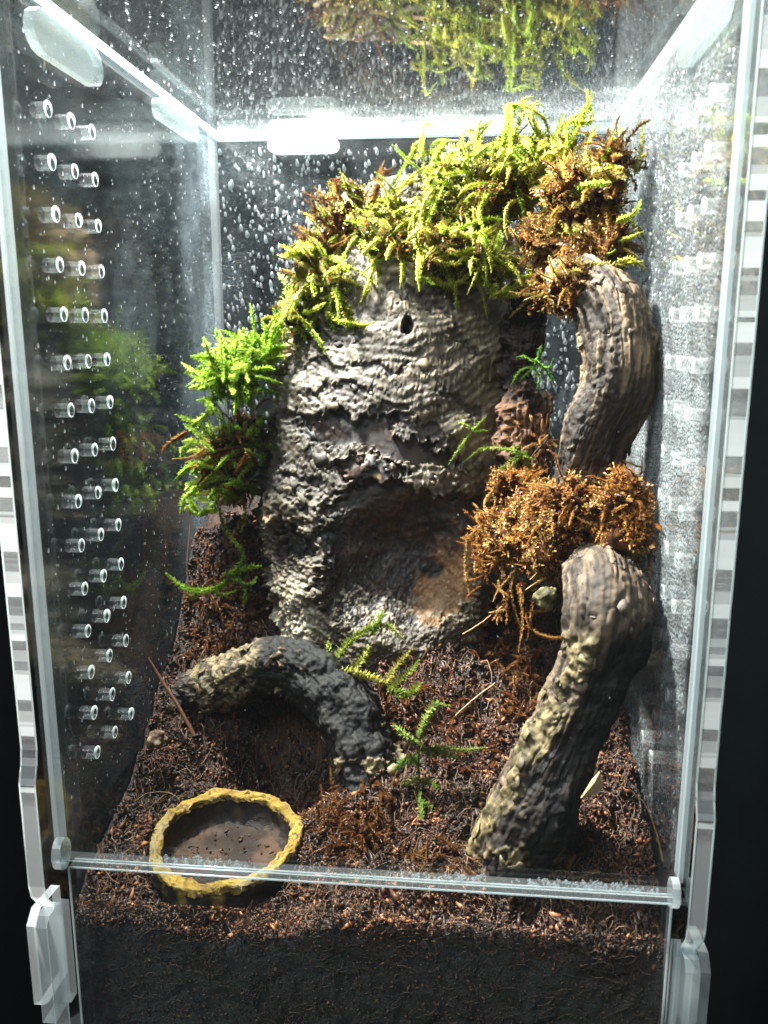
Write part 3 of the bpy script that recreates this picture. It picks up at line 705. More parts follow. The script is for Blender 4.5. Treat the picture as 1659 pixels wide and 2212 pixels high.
def col_lower(k):
    wood = mix((0.022, 0.015, 0.010), (0.15, 0.105, 0.068), sst(-0.5, 0.6, k['streak'] + 0.2 * k['mid']))
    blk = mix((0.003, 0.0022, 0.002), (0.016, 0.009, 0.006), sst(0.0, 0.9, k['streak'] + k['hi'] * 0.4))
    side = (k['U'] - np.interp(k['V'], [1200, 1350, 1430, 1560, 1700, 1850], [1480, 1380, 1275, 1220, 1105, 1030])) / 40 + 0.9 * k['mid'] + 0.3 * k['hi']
    c = mix(wood, blk, sst(-0.5, 0.5, side) * sst(1250, 1300, k['V']))  # right side: black wet wood, with its shade painted into the colour
    fl = sst(0.06, 0.2, 0.55 - np.abs((k['U'] - np.interp(k['V'], [1330, 1430, 1560, 1700, 1850], [1300, 1240, 1190, 1080, 1000])) / 62) + 0.8 * fbm(k['W'], 2.2, 4, 213)) * sst(1330, 1400, k['V'] + 20 * k['mid'])
    fl = np.maximum(fl, flakes(k, 0.62, 0.8, 217) * sst(1500, 1600, k['V']) * 0.8)
    tan = mix((0.045, 0.033, 0.014), (0.23, 0.175, 0.085), sst(-0.5, 0.6, fbm(k['W'], 7, 4, 219)))
    c = mix(c, tan, fl)
    c = mix(c, (0.35, 0.28, 0.19), sst(1408, 1422, k['U']) * (k['V'] < 1400) * 0.8)  # thin line of light painted along the right edge
    return c, 0.035 * fl * (1 + 0.8 * fbm(k['W'], 6, 3, 221)) + 0.008 * k['streak']
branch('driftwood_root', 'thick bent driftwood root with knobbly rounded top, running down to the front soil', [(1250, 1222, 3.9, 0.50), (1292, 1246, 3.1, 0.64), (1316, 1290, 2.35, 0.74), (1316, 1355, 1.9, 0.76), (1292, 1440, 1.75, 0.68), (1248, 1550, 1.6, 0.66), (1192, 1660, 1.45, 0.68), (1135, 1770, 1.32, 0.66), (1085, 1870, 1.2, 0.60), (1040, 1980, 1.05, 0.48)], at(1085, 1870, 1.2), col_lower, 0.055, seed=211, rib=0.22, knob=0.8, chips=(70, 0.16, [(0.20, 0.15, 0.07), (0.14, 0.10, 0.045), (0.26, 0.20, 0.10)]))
def col_log(k):
    blk = mix((0.003, 0.0028, 0.0028), (0.018, 0.0145, 0.0125), sst(-0.2, 0.9, k['streak'] * 0.6 + k['hi'] * 0.6))
    pale = mix((0.035, 0.024, 0.012), (0.22, 0.17, 0.092), sst(-0.55, 0.5, fbm(k['W'], 6, 4, 233) + 0.4 * k['hi']))
    m_ = sst(-0.25, 0.25, 1 - np.abs((k['U'] - 480) / 75) + 0.5 * k['mid']) * sst(600, 540, k['U'])
    m_ = np.maximum(m_, flakes(k, 0.62, 0.8, 237) * sst(1385, 1400, k['V']))
    c = mix(blk, pale, m_)
    c = mix(c, (0.035, 0.030, 0.027), sst(430, 400, k['U']) * 0.7 * (k['V'] < 1500))
    return c, 0.06 * m_ * (1 + fbm(k['W'], 6, 3, 239)) - 0.05 * m_ * sst(0.08, 0, np.abs(k['hi']))
branch('driftwood_log', 'short dark arched driftwood log with pale cracked patch behind the dish', [(372, 1502, 4.7, 0.26), (430, 1500, 4.6, 0.42), (510, 1468, 4.5, 0.50), (590, 1438, 4.35, 0.56), (660, 1452, 4.1, 0.60), (725, 1512, 3.8, 0.66), (772, 1592, 3.4, 0.66), (800, 1690, 2.9, 0.62), (812, 1790, 2.4, 0.55)], at(790, 1740, 2.6), col_log, 0.07, seed=231, rib=0.3, knob=1.1, chips=(46, 0.10, [(0.22, 0.17, 0.09), (0.14, 0.10, 0.055), (0.30, 0.24, 0.13)]))
# brown stub of inner cork behind the gap, right of the slab
def col_stub(k):
    c = mix((0.020, 0.0095, 0.0055), (0.13, 0.060, 0.027), sst(-0.4, 0.6, k['mid'] + 0.4 * k['hi']))
    c = mix(c, (0.014, 0.009, 0.007), sst(880, 780, k['V'] + 30 * k['mid']) * 0.85)
    return c, 0.06 * k['mid']
branch('cork_stub', 'warm brown upright cork stub between the slab and the curved limb', [(1140, 600, 7.6, 0.40), (1132, 700, 7.5, 0.36), (1122, 800, 7.3, 0.40), (1138, 900, 7.0, 0.56), (1140, 1010, 6.8, 0.66), (1140, 1120, 6.6, 0.66)], at(1150, 1120, 6.5), col_stub, 0.11, seed=251, knob=1.2)

# ------------------------------------------------------------------ food dish
def dish():
    ctr = np.array([-2.74, 1.68, -0.52]); root = thing('water_dish', 'small round dish with crusted yellow rim sunk in the front soil', 'dish', ctr - (0, 0, 0.7))
    nu = 200; an = np.linspace(0, 2 * np.pi, nu, endpoint=False)
    tilt = lambda P: P + np.stack([0 * P[..., 0], 0 * P[..., 0], 0.10 * (P[..., 1] - ctr[1])], -1)
    wob = 1 + 0.02 * np.sin(3 * an + 1) + 0.012 * np.sin(7 * an)
    def lathe(prof_, name, mat, colf, amp, seed):
        nv = len(prof_); r = np.array([p[0] for p in prof_]); z_ = np.array([p[1] for p in prof_])
        P = np.stack([ctr[0] + r[:, None] * np.cos(an) * wob, ctr[1] + r[:, None] * np.sin(an) * wob, ctr[2] + np.repeat(z_[:, None], nu, 1)], -1)
        P = tilt(P)
        nn = np.stack([fbm(P, 5, 4, seed + k) for k in range(3)], -1)
        P = P + amp * nn + amp * 0.6 * np.stack([fbm(P, 16, 2, seed + 9 + k) for k in range(3)], -1)
        return mesh_obj(name, P.reshape(-1, 3), grid_faces(nu, nv, True), mat, root, col=colf(P).reshape(-1, 3), smooth=True)
    tt = np.linspace(0, 1, 24)
    rim = [(1.18 + 0.112 * (1 - math.cos(math.pi * a)) , -0.10 + 0.13 * math.sin(math.pi * a) ** 0.3) for a in tt]
    def crim(P):
        n1 = fbm(P, 4, 4, 301); n2 = fbm(P, 13, 3, 303)
        c = mix((0.25, 0.150, 0.016), (0.43, 0.275, 0.042), sst(-0.5, 0.6, n1))
        c = mix(c, (0.10, 0.06, 0.02), sst(0.30, 0.75, n2 + 0.5 * n1))
        return mix(c, (0.26, 0.22, 0.12), sst(0.35, 0.7, fbm(P, 6, 3, 305)) * 0.7)
    lathe(rim, 'rim', M['rim'], crim, 0.036, 307)
    out = [(1.40, -0.06), (1.405, -0.2), (1.39, -0.35), (1.37, -0.55), (1.35, -0.8)]
    out = [tuple(p) for p in spline(out, 20)]
    lathe(out, 'outer_side', M['dish'], lambda P: mix((0.022, 0.017, 0.012), (0.30, 0.20, 0.05), sst(0.45, 0.85, fbm(P * np.array([1, 1, 0.35]), 3.2, 4, 311))), 0.03, 313)
    inn = [(1.20, -0.04), (1.18, -0.25), (1.13, -0.45), (1.02, -0.56)]
    lathe([tuple(p) for p in spline(inn, 14)], 'inner_side', M['dish'], lambda P: mix((0.020, 0.014, 0.010), (0.07, 0.042, 0.022), sst(-0.2, 0.7, fbm(P, 5, 3, 317))), 0.02, 319)
    fl = [(1.06, -0.54), (0.8, -0.56), (0.5, -0.57), (0.2, -0.57), (0.005, -0.57)]
    lathe([tuple(p) for p in spline(fl, 16)], 'wet_floor', M['water'], lambda P: mix((0.016, 0.009, 0.005), (0.062, 0.033, 0.017), sst(-0.5, 0.5, fbm(P, 1.6, 3, 323))), 0.012, 327)
    n = 110; a = rng.uniform(0, 2 * np.pi, n); r = 1.0 * np.sqrt(rng.random(n)); ok = (np.sin(a) * r > -0.1) | (rng.random(n) < 0.22)
    p = np.stack([ctr[0] + r * np.cos(a), ctr[1] + r * np.sin(a), ctr[2] - 0.55 + 0.10 * r * np.sin(a)], -1)[ok]
    crumbs(p, 0.02 + 0.05 * rng.random(len(p)) ** 3, pal[rng.choice(4, len(p))] * 0.8, 'spilled_soil', None, M['crumb'], root)
dish()

# ------------------------------------------------------------------ moss
GREEN = [(0.66, 0.70, 0.11), (0.55, 0.68, 0.08), (0.78, 0.75, 0.22), (0.44, 0.62, 0.07), (0.74, 0.66, 0.15)]
LUSH = [(0.48, 0.68, 0.09), (0.64, 0.76, 0.17), (0.38, 0.58, 0.06)]
OLIVE = [(0.36, 0.36, 0.07), (0.28, 0.33, 0.05), (0.40, 0.34, 0.08), (0.22, 0.36, 0.05)]
BROWN = [(0.40, 0.21, 0.055), (0.28, 0.12, 0.035), (0.52, 0.34, 0.09), (0.17, 0.065, 0.022), (0.50, 0.40, 0.11)]
ORANGE = [(0.52, 0.24, 0.055), (0.40, 0.16, 0.034), (0.62, 0.35, 0.10), (0.29, 0.10, 0.024), (0.66, 0.43, 0.15)]
def frond_mesh(path, width, pal_, dens=1.0, leafw=0.42, taper=0.55, pin=0.0, sub=None):
    """leafy moss shoot: stem tube plus spirally set pointed leaves"""
    p = np.asarray(path, float); seg = np.linalg.norm(np.diff(p, axis=0), axis=1); L = seg.sum()
    n = max(10, int(L / 0.0165 * dens)); per = 3; width = width * 0.82
    sd = np.r_[0, np.cumsum(seg)] / L
    q = np.linspace(0.02, 1, n * per); c = np.stack([np.interp(q, sd, p[:, k]) for k in range(3)], -1)
    tg = np.stack([np.interp(q, sd, np.gradient(p[:, k])) for k in range(3)], -1); tg /= np.linalg.norm(tg, axis=1, keepdims=True) + 1e-9
    ref = np.array([0.31, -0.8, 0.51]); a = np.cross(tg, ref); a /= np.linalg.norm(a, axis=1, keepdims=True) + 1e-9; b = np.cross(tg, a)
    ph = np.arange(n * per) * 2.4 + rng.uniform(0, 6.28, n * per) * 0.25
    rad = np.cos(ph)[:, None] * a + np.sin(ph)[:, None] * b
    env = width * np.minimum(1, (0.35 + 2.4 * (1 - q))) * (0.65 + 0.7 * rng.random(n * per)) * (1 - taper * 0.4 * q)
    fwd = 0.55 + 0.5 * rng.random(n * per)
    d = rad + tg * fwd[:, None]; d /= np.linalg.norm(d, axis=1, keepdims=True)
    side = np.cross(d, rad); side /= np.linalg.norm(side, axis=1, keepdims=True) + 1e-9
    nrm = np.cross(side, d)
    ln = env[:, None]
    w = ln * leafw * 0.5
    V = np.stack([c, c + d * ln * 0.42 + side * w - nrm * ln * 0.05, c + d * ln + nrm * ln * 0.18, c + d * ln * 0.42 - side * w - nrm * ln * 0.05], 1)
    k = np.arange(n * per)[:, None] * 4
    F = np.concatenate([k + np.array([[0, 1, 2]]), k + np.array([[0, 2, 3]])], 0)
    P_ = np.array(pal_); basec = P_[rng.integers(len(P_))]
    lc = basec[None] * (0.62 + 0.5 * rng.random((n * per, 1))) + 0.25 * (P_[rng.integers(len(P_), size=n * per)] - basec)
    lc = np.clip(lc * (0.75 + 0.45 * q[:, None]), 0.004, 0.85)
    Cc = np.repeat(lc, 4, 0)
    sv, sf = tube_mesh(p, 0.013, 4)
    sf = np.concatenate([sf[:, [0, 1, 2]], sf[:, [0, 2, 3]]], 0)
    V = np.vstack([V.reshape(-1, 3), sv]); F = np.vstack([F, sf + len(k) * 4]); Cc = np.vstack([Cc, np.tile(basec * 0.55, (len(sv), 1))])
    return V, F, Cc
def curved(p0, d0, L, droop, wig, n=12):
    d0 = np.array(d0, float); d0 /= np.linalg.norm(d0); p = [np.array(p0, float)]; d = d0.copy(); st = L / n
    sidev = rng.normal(size=3) * wig
    for i in range(n):
        d = d + (np.array([0, 0, -droop]) + sidev) / n + rng.normal(size=3) * 0.05; d /= np.linalg.norm(d); p.append(p[-1] + d * st)
    p = np.array(p)
    p[:, 0] = np.clip(p[:, 0], -4.9, 4.9); p[:, 1] = np.clip(p[:, 1], 0.2, 10.4); p[:, 2] = np.minimum(p[:, 2], 13.2)
    return p
def add_frond(root, path, width, pal_, mat='moss', **kw):
    V, F, C = frond_mesh(path, width, pal_, **kw)
    return mesh_obj('frond', V, F, M[mat], root, col=C, origin=path[0])
def on_soil(u, v, Y, lift=0.12):
    ys_ = np.linspace(0.05, 10, 400); d = ray(u, v); P_ = CAM + d * ((ys_ - CAM[1]) / d[1])[:, None]
    hit = np.nonzero(P_[:, 2] < soil_at(P_[:, 0], P_[:, 1]))[0]
    yh = ys_[hit[0]] if len(hit) else 10
    return (u, v, min(Y, yh - lift))
def soil_frond(root, pts, width, pal_, mat='moss'):
    add_frond(root, spline([at(*on_soil(*p)) for p in pts], 16), width, pal_, mat)
def screen_frond(root, pts, width, pal_, mat='moss', n=16, **kw):
    p = spline([at(u_, v_, nearer(u_, Y_)) for (u_, v_, Y_) in pts], n); p[:, 0] = np.clip(p[:, 0], -4.88, 4.88); p[:, 2] = np.minimum(p[:, 2], 13.25)
    add_frond(root, p, width, pal_, mat, **kw)
def mat_blob(root, blobs, colours, seed, amp=0.3, mat='deadmoss', shrink=0.72, fuzz=None):
    """the matted inside of a clump: lumpy bodies under the shoots"""
    VV, FF, CC, off = [], [], [], 0
    nu, nv = 60, 40
    for (u, v, Y, ru, rv, rd) in blobs:
        c0 = at(u, v, Y); sc = (c0 - CAM) @ FW / FPX
        th = np.linspace(0, 2 * np.pi, nu, endpoint=False); ph = np.linspace(0.05, np.pi - 0.05, nv)
        D = np.stack([np.sin(ph)[:, None] * np.cos(th), np.sin(ph)[:, None] * np.sin(th), np.repeat(np.cos(ph)[:, None], nu, 1)], -1)
        R_ = np.array([ru * sc, rd, rv * sc]) * shrink
        P = c0 + D * R_
        P = P + D * (amp * (0.8 * fbm(P, 1.8, 3, seed) + 0.7 * fbm(P, 5.5, 4, seed + 4)))[..., None]
        P[..., 0] = np.clip(P[..., 0], -4.92, 4.92); P[..., 1] = np.clip(P[..., 1], 0.2, 10.5)
        VV.append(P.reshape(-1, 3)); FF.append(grid_faces(nu, nv, True) + off); off += nu * nv
        CC.append(mix(colours[0], colours[1], sst(-0.5, 0.6, fbm(P.reshape(-1, 3), 6, 4, seed + 8))))
    o = mesh_obj('moss_mat', np.vstack(VV), np.vstack(FF), M['mat'], root, col=np.vstack(CC), smooth=True)
    if fuzz:
        pal_, cnt, sz = fuzz
        A = np.vstack(VV); cen = np.repeat(np.array([at(*b[:3]) for b in blobs]), nu * nv, 0)
        wts = np.repeat(np.array([b[3] * b[4] for b in blobs], float), nu * nv); nrm_ = A - cen; wts = wts * ((nrm_ @ np.array([0, -1, 0.35])) > -0.25)
        idx = rng.choice(len(A), cnt, p=wts / wts.sum())
        b0 = A[idx] + rng.normal(size=(cnt, 3)) * 0.03; nn = nrm_[idx] / (np.linalg.norm(nrm_[idx], axis=1, keepdims=True) + 1e-9)
        # leaves sit in short rows so the mat reads as matted shoots
        d = nn * 0.6 + rng.normal(size=(cnt, 3)) * 0.75 + np.array([0, 0, 0.12]); d /= np.linalg.norm(d, axis=1, keepdims=True)
        row = 6; b0 = np.repeat(b0, row, 0) + np.repeat(d, row, 0) * (np.tile(np.arange(row), cnt)[:, None] * sz * 0.42); cl = np.repeat(d, row, 0)
        m_ = cnt * row
        out = rng.normal(size=(m_, 3)); out -= cl * (out * cl).sum(1)[:, None]; out /= np.linalg.norm(out, axis=1, keepdims=True)
        dl = cl * 0.8 + out; dl /= np.linalg.norm(dl, axis=1, keepdims=True); sd_ = np.cross(dl, out); sd_ /= np.linalg.norm(sd_, axis=1, keepdims=True) + 1e-9
        ln = sz * (0.6 + 0.8 * rng.random((m_, 1)))
        V = np.stack([b0, b0 + dl * ln * 0.42 + sd_ * ln * 0.22, b0 + dl * ln, b0 + dl * ln * 0.42 - sd_ * ln * 0.22], 1)
        V[..., 0] = np.clip(V[..., 0], -4.95, 4.95); V[..., 2] = np.minimum(V[..., 2], 13.3)
        k = np.arange(m_)[:, None] * 4; F = np.concatenate([k + np.array([[0, 1, 2]]), k + np.array([[0, 2, 3]])], 0)
        P_ = np.array(pal_); blend = sst(-0.4, 0.4, fbm(b0, 1.3, 3, seed + 20)); pick = np.clip((blend * len(P_) + rng.normal(size=m_) * 0.7).astype(int), 0, len(P_) - 1)
        cc = P_[pick] * (0.6 + 0.6 * rng.random((m_, 1)))
        tag(mesh_obj('matted_leaves', V.reshape(-1, 3), F, M[mat], root, col=np.repeat(cc, 4, 0)), kind='stuff')
    return o
def scatter(root, blobs, counts, pals, Lr, width, droop, wig, mat='moss', facing=0.35, up=0.25, dens=1.0, leafw=0.42):
    for (u, v, Y, ru, rv, rd), n in zip(blobs, counts):
        c0 = at(u, v, Y); sc = (c0 - CAM) @ FW / FPX
        for i in range(n):
            while True:
                d = rng.normal(size=3); d /= np.linalg.norm(d)
                if d[1] < facing and d[2] > -0.75: break
            p0 = c0 + d * np.array([ru * sc, rd, rv * sc]) * rng.uniform(0.55, 0.85)
            dr = d * 0.7 + rng.normal(size=3) * 0.55 + np.array([0, -0.15, up])
            p = curved(p0, dr, rng.uniform(*Lr), droop, wig)
            add_frond(root, p, width * rng.uniform(0.75, 1.2), pals, mat, dens=dens, leafw=leafw)

def nearer(u, Y):                            # towards the side walls the plants stand nearer to the door
    return Y - 1.35 * float(sst(1130, 1390, u)) - 0.85 * float(sst(520, 370, u))
# green cushion over the top of the slab
gb = [(690, 600, 7.7, 75, 60, 0.5), (850, 510, 7.8, 110, 100, 0.7), (990, 430, 7.9, 110, 90, 0.8), (960, 545, 7.4, 130, 60, 0.5), (1090, 400, 7.6, 90, 90, 0.7), (1050, 560, 7.3, 55, 55, 0.45), (1160, 350, 7.4, 90, 55, 0.6), (650, 690, 7.7, 40, 45, 0.4)]
gb = [(b_[0], b_[1], nearer(b_[0], b_[2])) + b_[3:] for b_ in gb]
g = thing('green_moss_cushion', 'bright yellow-green moss cushion spilling over the top of the bark slab', 'moss', at(920, 560, 7.9))
mat_blob(g, gb, ((0.05, 0.04, 0.012), (0.20, 0.19, 0.03)), 401, mat='moss', fuzz=(GREEN + OLIVE[:2] + BROWN[:1], 5200, 0.066))
scatter(g, gb, [17, 26, 30, 30, 21, 15, 18, 12], GREEN, (0.5, 1.3), 0.105, 1.3, 0.7)
scatter(g, gb, [5, 9, 8, 9, 6, 4, 5, 3], BROWN, (0.4, 0.9), 0.08, 0.9, 0.6, 'deadmoss')
for pts, w in [([(1100, 330, 7.3), (1118, 280, 7.2), (1132, 225, 7.1), (1150, 200, 7.1)], .12), ([(1180, 330, 7.2), (1155, 270, 7.1), (1150, 235, 7.0), (1165, 205, 7.0)], .11),
               ([(1060, 350, 7.4), (1085, 300, 7.3), (1108, 240, 7.2), (1112, 215, 7.2)], .13), ([(1215, 330, 7.0), (1240, 280, 7.0), (1262, 240, 6.9), (1282, 200, 6.9)], .12),
               ([(1150, 390, 6.9), (1190, 350, 6.7), (1200, 330, 6.6), (1190, 300, 6.6)], .12), ([(1175, 420, 6.8), (1230, 390, 6.6), (1280, 370, 6.5), (1310, 365, 6.4)], .15),
               ([(1190, 430, 6.8), (1195, 390, 6.7), (1185, 350, 6.6)], .15), ([(1190, 420, 6.8), (1200, 470, 6.6), (1215, 510, 6.6)], .13),
               ([(700, 560, 7.6), (660, 545, 7.5), (625, 552, 7.4), (600, 550, 7.4)], .16), ([(720, 620, 7.3), (745, 670, 7.1), (775, 705, 7.0), (822, 716, 6.9)], .15),
               ([(660, 640, 7.6), (710, 640, 7.4), (760, 630, 7.3)], .13), ([(705, 640, 7.5), (712, 690, 7.3), (730, 720, 7.2)], .12), ([(645, 660, 7.6), (650, 700, 7.5), (662, 745, 7.4)], .12),
               ([(1010, 560, 7.2), (1050, 600, 7.0), (1065, 640, 6.9), (1100, 625, 6.8)], .13), ([(1060, 640, 6.9), (1100, 640, 6.8), (1150, 632, 6.7), (1180, 600, 6.6)], .12),
               ([(900, 560, 7.3), (930, 600, 7.1), (970, 615, 7.0), (1010, 600, 6.9)], .13), ([(880, 500, 7.3), (930, 545, 7.0), (1000, 545, 6.9), (1060, 520, 6.9)], .14),
               ([(960, 470, 7.2), (1000, 510, 7.0), (1050, 500, 6.9), (1090, 470, 6.9)], .13), ([(800, 560, 7.4), (810, 610, 7.2), (780, 640, 7.1)], .11),
               ([(900, 350, 7.9), (905, 320, 7.9), (915, 285, 7.9)], .09), ([(930, 370, 7.8), (940, 330, 7.8), (960, 300, 7.8)], .1), ([(990, 360, 7.7), (1000, 320, 7.7), (1040, 305, 7.7)], .12), ([(1030, 340, 7.5), (1030, 290, 7.5), (1060, 260, 7.5)], .11)]:
    screen_frond(g, pts, w * 1.15, GREEN)
    for k_ in range(2):
        screen_frond(g, [(u_ + rng.normal() * 16, v_ + rng.normal() * 16, Y_ + rng.normal() * 0.12) for (u_, v_, Y_) in pts], w * rng.uniform(0.85, 1.15), GREEN)
# brown tufts of the same cushion
bl = [(775, 475, 8.1, 80, 60, 0.5), (720, 520, 8.0, 60, 45, 0.4), (700, 590, 7.8, 50, 45, 0.35)]
bl = [(b_[0], b_[1], nearer(b_[0], b_[2])) + b_[3:] for b_ in bl]
b1 = thing('brown_moss_tuft', 'dark brown moss tuft standing up at the left end of the green cushion', 'moss', at(770, 520, 8.1))
mat_blob(b1, bl, ((0.04, 0.02, 0.008), (0.13, 0.06, 0.02)), 421, fuzz=(BROWN, 1300, 0.075))
scatter(b1, bl, [30, 22, 14], BROWN[:3] + OLIVE[:2], (0.4, 0.9), 0.10, 0.2, 0.4, 'deadmoss', up=0.5)
for pts in [[(790, 470, 8.0), (760, 430, 8.0), (740, 400, 8.0), (725, 395, 8)], [(760, 480, 8.0), (725, 440, 8.0), (690, 400, 8.0)], [(750, 500, 8.0), (700, 470, 8.0), (680, 430, 8.0)], [(720, 530, 7.9), (680, 520, 7.9), (640, 500, 7.9)], [(810, 460, 8), (820, 410, 8), (845, 375, 8)]]:
    for k_ in range(3):
        screen_frond(b1, [(u_ + rng.normal() * 14, v_ + rng.normal() * 12 - 8 * k_, Y_ - 0.3) for (u_, v_, Y_) in pts], 0.13, [(0.26, 0.12, 0.035), (0.18, 0.075, 0.025), (0.36, 0.20, 0.06)], 'deadmoss')
br = [(1270, 430, 6.9, 95, 95, 0.6), (1330, 360, 6.8, 50, 70, 0.4), (1190, 530, 6.9, 80, 70, 0.5), (1290, 540, 6.6, 80, 55, 0.45), (1190, 625, 6.7, 50, 35, 0.35), (1246, 612, 5.15, 56, 46, 0.3)]
br = [(b_[0], b_[1], nearer(b_[0], b_[2])) + b_[3:] for b_ in br]
b2 = thing('brown_moss_cushion', 'rusty brown moss cushion crowding the top corner by the right wall', 'moss', at(1250, 560, 6.8))
mat_blob(b2, br, ((0.03, 0.011, 0.004), (0.14, 0.055, 0.016)), 431, fuzz=(BROWN + ORANGE[:3], 4200, 0.075))
scatter(b2, br, [52, 24, 30, 26, 16, 20], BROWN + [(0.42, 0.35, 0.09)], (0.35, 0.8), 0.10, 0.4, 0.5, 'deadmoss', dens=1.0)
for pts, w in [([(1370, 380, 6.6), (1385, 320, 6.6), (1388, 270, 6.6)], .12), ([(1340, 470, 6.5), (1375, 490, 6.4), (1395, 520, 6.4)], .11), ([(1340, 330, 6.7), (1345, 300, 6.7), (1340, 275, 6.7)], .11)]:
    screen_frond(b2, pts, w, OLIVE[:3], 'deadmoss')
for pts, w in [([(1230, 420, 6.3), (1270, 400, 6.2), (1320, 395, 6.1)], .14), ([(1240, 430, 6.3), (1225, 390, 6.2), (1215, 350, 6.2)], .13), ([(1330, 480, 6.2), (1370, 460, 6.1), (1385, 430, 6.1)], .12), ([(1260, 360, 6.5), (1270, 310, 6.5), (1290, 270, 6.5)], .12), ([(1300, 345, 6.4), (1320, 310, 6.4), (1330, 280, 6.4)], .11), ([(1210, 470, 6.4), (1230, 500, 6.3), (1260, 500, 6.2)], .12),
               ([(1300, 520, 6.5), (1340, 520, 6.4), (1390, 500, 6.3)], .11), ([(1290, 590, 6.4), (1330, 575, 6.3), (1390, 565, 6.2)], .12), ([(1330, 570, 6.3), (1360, 560, 6.2), (1400, 585, 6.2)], .11), ([(1270, 640, 6.3), (1250, 610, 6.2), (1275, 575, 6.2), (1330, 540, 6.2)], .13), ([(1230, 600, 6.4), (1260, 640, 6.2), (1290, 640, 6.1)], .12)]:
    screen_frond(b2, pts, w, GREEN)

# lush clump at the left of the slab
lb = [(500, 810, 7.1, 60, 55, 0.5), (560, 770, 7.6, 40, 40, 0.3)]
lb = [(b_[0], b_[1], nearer(b_[0], b_[2])) + b_[3:] for b_ in lb]
l1 = thing('lush_moss_clump', 'lush green moss clump reaching out to the left wall', 'moss', at(560, 840, 7.5))
mat_blob(l1, lb, ((0.04, 0.06, 0.01), (0.14, 0.24, 0.02)), 441, mat='moss', fuzz=(LUSH, 1200, 0.10))
scatter(l1, lb, [34, 16], LUSH, (0.5, 1.0), 0.13, 0.3, 0.4)
for pts, w in [([(500, 800, 7.0), (485, 760, 7.0), (475, 720, 7.0)], .15), ([(470, 800, 6.9), (450, 760, 6.9), (440, 728, 6.9)], .15), ([(520, 790, 7.0), (460, 775, 6.9), (412, 770, 6.8)], .16), ([(510, 830, 6.9), (460, 830, 6.8), (410, 810, 6.8)], .16),
               ([(520, 830, 7.0), (470, 860, 6.9), (425, 865, 6.8)], .15), ([(470, 960, 6.9), (430, 920, 6.8), (380, 895, 6.7)], .15), ([(590, 770, 7.7), (600, 710, 7.7), (590, 660, 7.7)], .15), ([(600, 700, 7.7), (620, 650, 7.6), (640, 600, 7.6)], .14), ([(620, 640, 7.7), (615, 610, 7.7), (600, 590, 7.8)], .12), ([(580, 760, 7.6), (575, 720, 7.6), (565, 690, 7.6)], .13), ([(640, 620, 7.5), (615, 680, 7.4), (595, 740, 7.3), (590, 790, 7.3)], .15), ([(620, 680, 7.4), (590, 720, 7.3), (580, 780, 7.2)], .14), ([(600, 750, 7.3), (560, 780, 7.2), (540, 830, 7.1)], .15), ([(560, 790, 7.2), (540, 840, 7.1), (545, 890, 7.0)], .14), ([(470, 870, 6.9), (440, 900, 6.8), (400, 930, 6.7)], .14), ([(430, 1050, 6.7), (400, 1075, 6.6), (390, 1110, 6.6)], .14), ([(470, 1080, 6.6), (440, 1110, 6.5), (420, 1100, 6.5)], .14), ([(520, 1070, 6.6), (530, 1110, 6.5), (520, 1150, 6.5)], .13)]:
    screen_frond(l1, pts, w, LUSH)
ml = [(480, 970, 7.0, 80, 45, 0.4), (500, 1040, 7.1, 75, 70, 0.45), (540, 930, 7.4, 50, 50, 0.4)]
ml = [(b_[0], b_[1], nearer(b_[0], b_[2])) + b_[3:] for b_ in ml]
l2 = thing('mixed_moss_tangle', 'wet tangle of brown and green moss hanging left of the slab', 'moss', at(510, 1080, 7.2))
mat_blob(l2, ml, ((0.03, 0.018, 0.008), (0.13, 0.09, 0.03)), 451, 0.25, fuzz=(BROWN + [(0.1, 0.2, 0.03)], 1500, 0.06))
scatter(l2, ml, [12, 16, 8], BROWN + ORANGE[:2], (0.35, 0.8), 0.075, 0.8, 0.5, 'deadmoss')
scatter(l2, ml, [14, 26, 14], LUSH, (0.35, 0.8), 0.12, 0.7, 0.5)
for pts in [[(560, 940, 6.9), (470, 950, 6.8), (420, 985, 6.7), (372, 992, 6.6)], [(540, 960, 6.8), (460, 975, 6.7), (400, 1000, 6.6)]]: screen_frond(l2, pts, 0.09, ORANGE, 'deadmoss')
screen_frond(l2, [(505, 960, 6.6), (520, 1010, 6.5), (540, 1080, 6.5)], 0.07, [(0.22, 0.05, 0.03), (0.3, 0.08, 0.05)], 'deadmoss')
for i in range(26):
    u_, v_ = rng.uniform(400, 560), rng.uniform(890, 1110); a_ = rng.uniform(2.2, 4.4); l_ = rng.uniform(40, 75)
    screen_frond(l2, [(u_, v_, 6.6), (u_ + l_ * 0.5 * math.cos(a_), v_ + l_ * 0.5 * math.sin(a_) + 3, 6.35), (u_ + l_ * math.cos(a_), v_ + l_ * math.sin(a_) + 14, 6.2)], rng.uniform(0.11, 0.15), LUSH if i % 4 else BROWN[:3])
l3 = thing('hanging_moss_sprig', 'forked bright green moss sprig hanging over the soil bank by the left wall', 'moss', at(490, 1090, 6.9))
